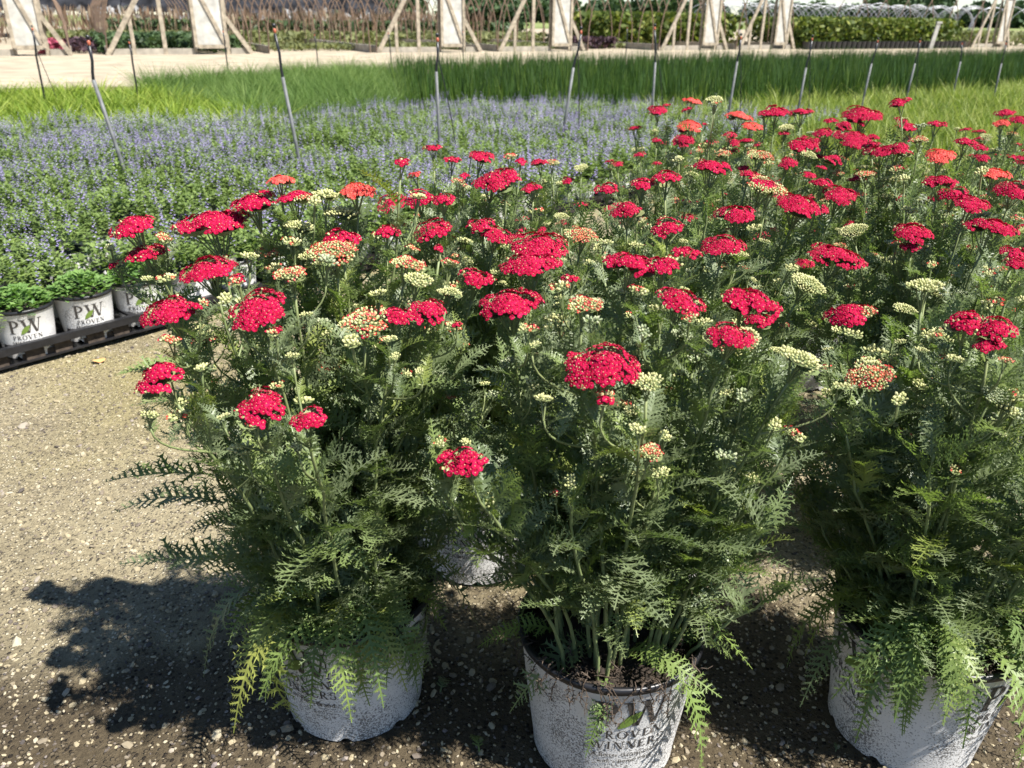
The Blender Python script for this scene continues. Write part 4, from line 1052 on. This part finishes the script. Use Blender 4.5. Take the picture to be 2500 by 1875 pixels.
        for j in range(3 if best and best[0] < .11 else 12):
            p = pth[2+j*2] if best and best[0] < .11 else pth[1+j//2]; a = rng.uniform(0, 6.28); leaves.append(('S', int(rng.integers(8)), frame(p, (math.cos(a), math.sin(a), .9), (0, 0, 1), rng.uniform(.35, .55))))
    # lower leaves arching out over the rim
    nlow = 24 if pi == 1 else 36 if near_ == 2 else 24 if near_ == 1 else 0
    for j in range(nlow):
        a = j*2.39996 + rng.normal(0, .3); r_ = rng.uniform(.03, .095); el = rng.uniform(.15, 1.0)
        d = np.array((math.cos(a)*math.cos(el), math.sin(a)*math.cos(el), math.sin(el))); z0 = SOIL_Z + rng.uniform(.005, .09)
        leaves.append(('L' if rng.random() < .72 else 'D', int(rng.integers(8)), frame((r_*math.cos(a), r_*math.sin(a), z0), d, (rng.normal(0, .2), rng.normal(0, .2), 1), rng.uniform(.62, 1.12))))
    if pi in (0, 2):                  # long pale leaves hanging down in front of the pot
        for j in range(15 if pi == 0 else 17):
            a = -math.pi/2 + (rng.uniform(-1.25, .75) if pi == 0 else rng.uniform(-1.7, 1.5)); r_ = rng.uniform(.06, .10); el = rng.uniform(.1, .55)
            leaves.append(('L', int(rng.integers(8)), frame((r_*math.cos(a), r_*math.sin(a), rng.uniform(.235, .29)), (math.cos(a)*math.cos(el), math.sin(a)*math.cos(el), math.sin(el)), (rng.normal(0, .15), rng.normal(0, .15), 1), rng.uniform(.75, 1.25))))
    if pi == 0:                       # single long leaves reaching out over the gravel
        for z_, a_, sc_ in ((.60, 3.3, 1.25), (.52, 3.05, 1.4), (.46, 3.5, 1.5), (.38, 3.2, 1.6), (.33, 3.6, 1.5), (.66, 2.9, 1.2), (.42, 2.8, 1.4)):
            leaves.append(('S', int(rng.integers(8)), frame((.17*math.cos(a_), .17*math.sin(a_), z_), (math.cos(a_), math.sin(a_), .12), (0, 0, 1), sc_)))
    if pi == 1: leaves = [l for l in leaves if not (l[2][2, 3] < .36 and l[2][1, 3] < .03 and rng.random() < .38)]
    # nearest, largest leaves become parts of their own, the rest one mass
    cp = CAMP - org
    if near_:
        cap = 290 if near_ == 2 else 220
        def showing(l):
            m = l[2]; c = m[:3, 3] + m[:3, 0]*.05; sz = np.linalg.norm(m[:3, 0])*(2 if l[0] != 'S' else 1)
            side = np.dot(c[:2], cp[:2])/np.linalg.norm(cp[:2])
            return -(sz/np.linalg.norm(c-cp)*(1+2.2*side + .6*c[2]))
        leaves.sort(key=showing)
        for kd, i, m in leaves[:cap]:
            obj('leaf', (ME_STEM if kd == 'S' else ME_LOW if kd == 'L' else ME_LOWG)[i], e, MX(m))
        rest = leaves[cap:]
        if rest:
            tm = MID_LEAVES + LOW_LEAVES
            o = join('foliage', [(v, t, m_) for v, t, m_ in tm], [i % 6 if kd == 'S' else i+len(MID_LEAVES) for kd, i, _ in rest], [m for _, _, m in rest], [MAT['leaf']], e); o['kind'] = 'stuff'
    else:
        o = join('foliage', FAR_LEAVES, [i % 5 for _, i, _ in leaves], [m for _, _, m in leaves], [MAT['leaf']], e); o['kind'] = 'stuff'
    # brown dried leaves round the base
    nd = {1: 64, 0: 20, 2: 18, 3: 40}.get(pi, 0)
    if nd:
        b = MB()
        for j in range(nd):
            a = (rng.normal(-1.9, .55) if rng.random() < .8 else rng.uniform(-3.1, 0)) if pi in (1, 3) else rng.uniform(-3.0, -.1)
            hang = rng.random() < .5; r_ = .132 if hang else rng.uniform(.06, .125)
            p = np.array((r_*math.cos(a), r_*math.sin(a), .237 if hang else SOIL_Z+.012)); pts = [p]; d = np.array((math.cos(a), math.sin(a), .5 if hang else .3))
            for k in range(int(rng.integers(6, 14) if hang else rng.integers(4, 8))):
                d = d*.75 + rng.normal(0, .42, 3) + (np.array((0, 0, -.55)) if hang else np.array((math.cos(a)*.1, math.sin(a)*.1, 0)))
                nx_ = pts[-1] + d/np.linalg.norm(d)*.0085; rr = math.hypot(nx_[0], nx_[1]); lim = .113 + .025*max(0, nx_[2])/.23 + .004
                if hang and nx_[2] < .233 and rr < lim: nx_[:2] *= lim/rr
                if hang and rr > lim+.012: nx_[:2] *= (lim+.012)/rr
                pts.append(nx_)
            pts = np.array(pts); wv = np.linspace(.0021, .0008, len(pts))
            b.tube(pts, wv*.5, 3)
            for k in range(1, len(pts)-1):
                for g in (-1, 1):
                    s_ = rng.normal(0, 1, 3); s_ /= np.linalg.norm(s_); b.tri(pts[k]-s_*.001, pts[k]+s_*.0012, pts[k]+g*np.cross(s_, d)/max(.1, np.linalg.norm(d))*rng.uniform(.004, .010))
        o = b.build('dried_leaves', MAT['dry'], e); o['label'] = 'brown dried leaves tangled round the pot rim'; o['kind'] = 'stuff'

# ------------------------------------------------------------------ loose bits on the ground
FALL = [(1075, 1690, 80, .8, 'grey green fallen leaf on dark soil between the left and middle pots'), (1170, 1835, 100, .75, 'feathery fallen leaf at the lower edge left of the middle pot'), (2040, 1835, 60, .4, 'small fallen leaf on dark soil left of the right pot')]
for px, py, an, sc, lab in FALL:
    p = P(px, py, .006); a = math.radians(an); o = obj('fallen_leaf', ME_LOWG[2], None, MX(frame(p, (math.cos(a), math.sin(a), .55), (0, 0, 1), sc*.62))); tag(o, lab, 'leaf', 'fallen yarrow leaves')
MAT['tan_leaf'] = plain('tan_leaf', (.55, .28, .10), .7)
b = MB(); c = [(0, 0, .006)] + [(.022*math.cos(a)*(1+.25*math.sin(3*a)), .014*math.sin(a), .004+.004*math.sin(2*a)) for a in np.arange(10)*math.pi/5]
b.add(c, [(0, 1+k, 1+(k+1) % 10) for k in range(10)]); o = b.build('dead_leaf', MAT['tan_leaf']); o.location = P(240, 882, .002); tag(o, 'small orange tan dead leaf on the pale gravel', 'leaf')
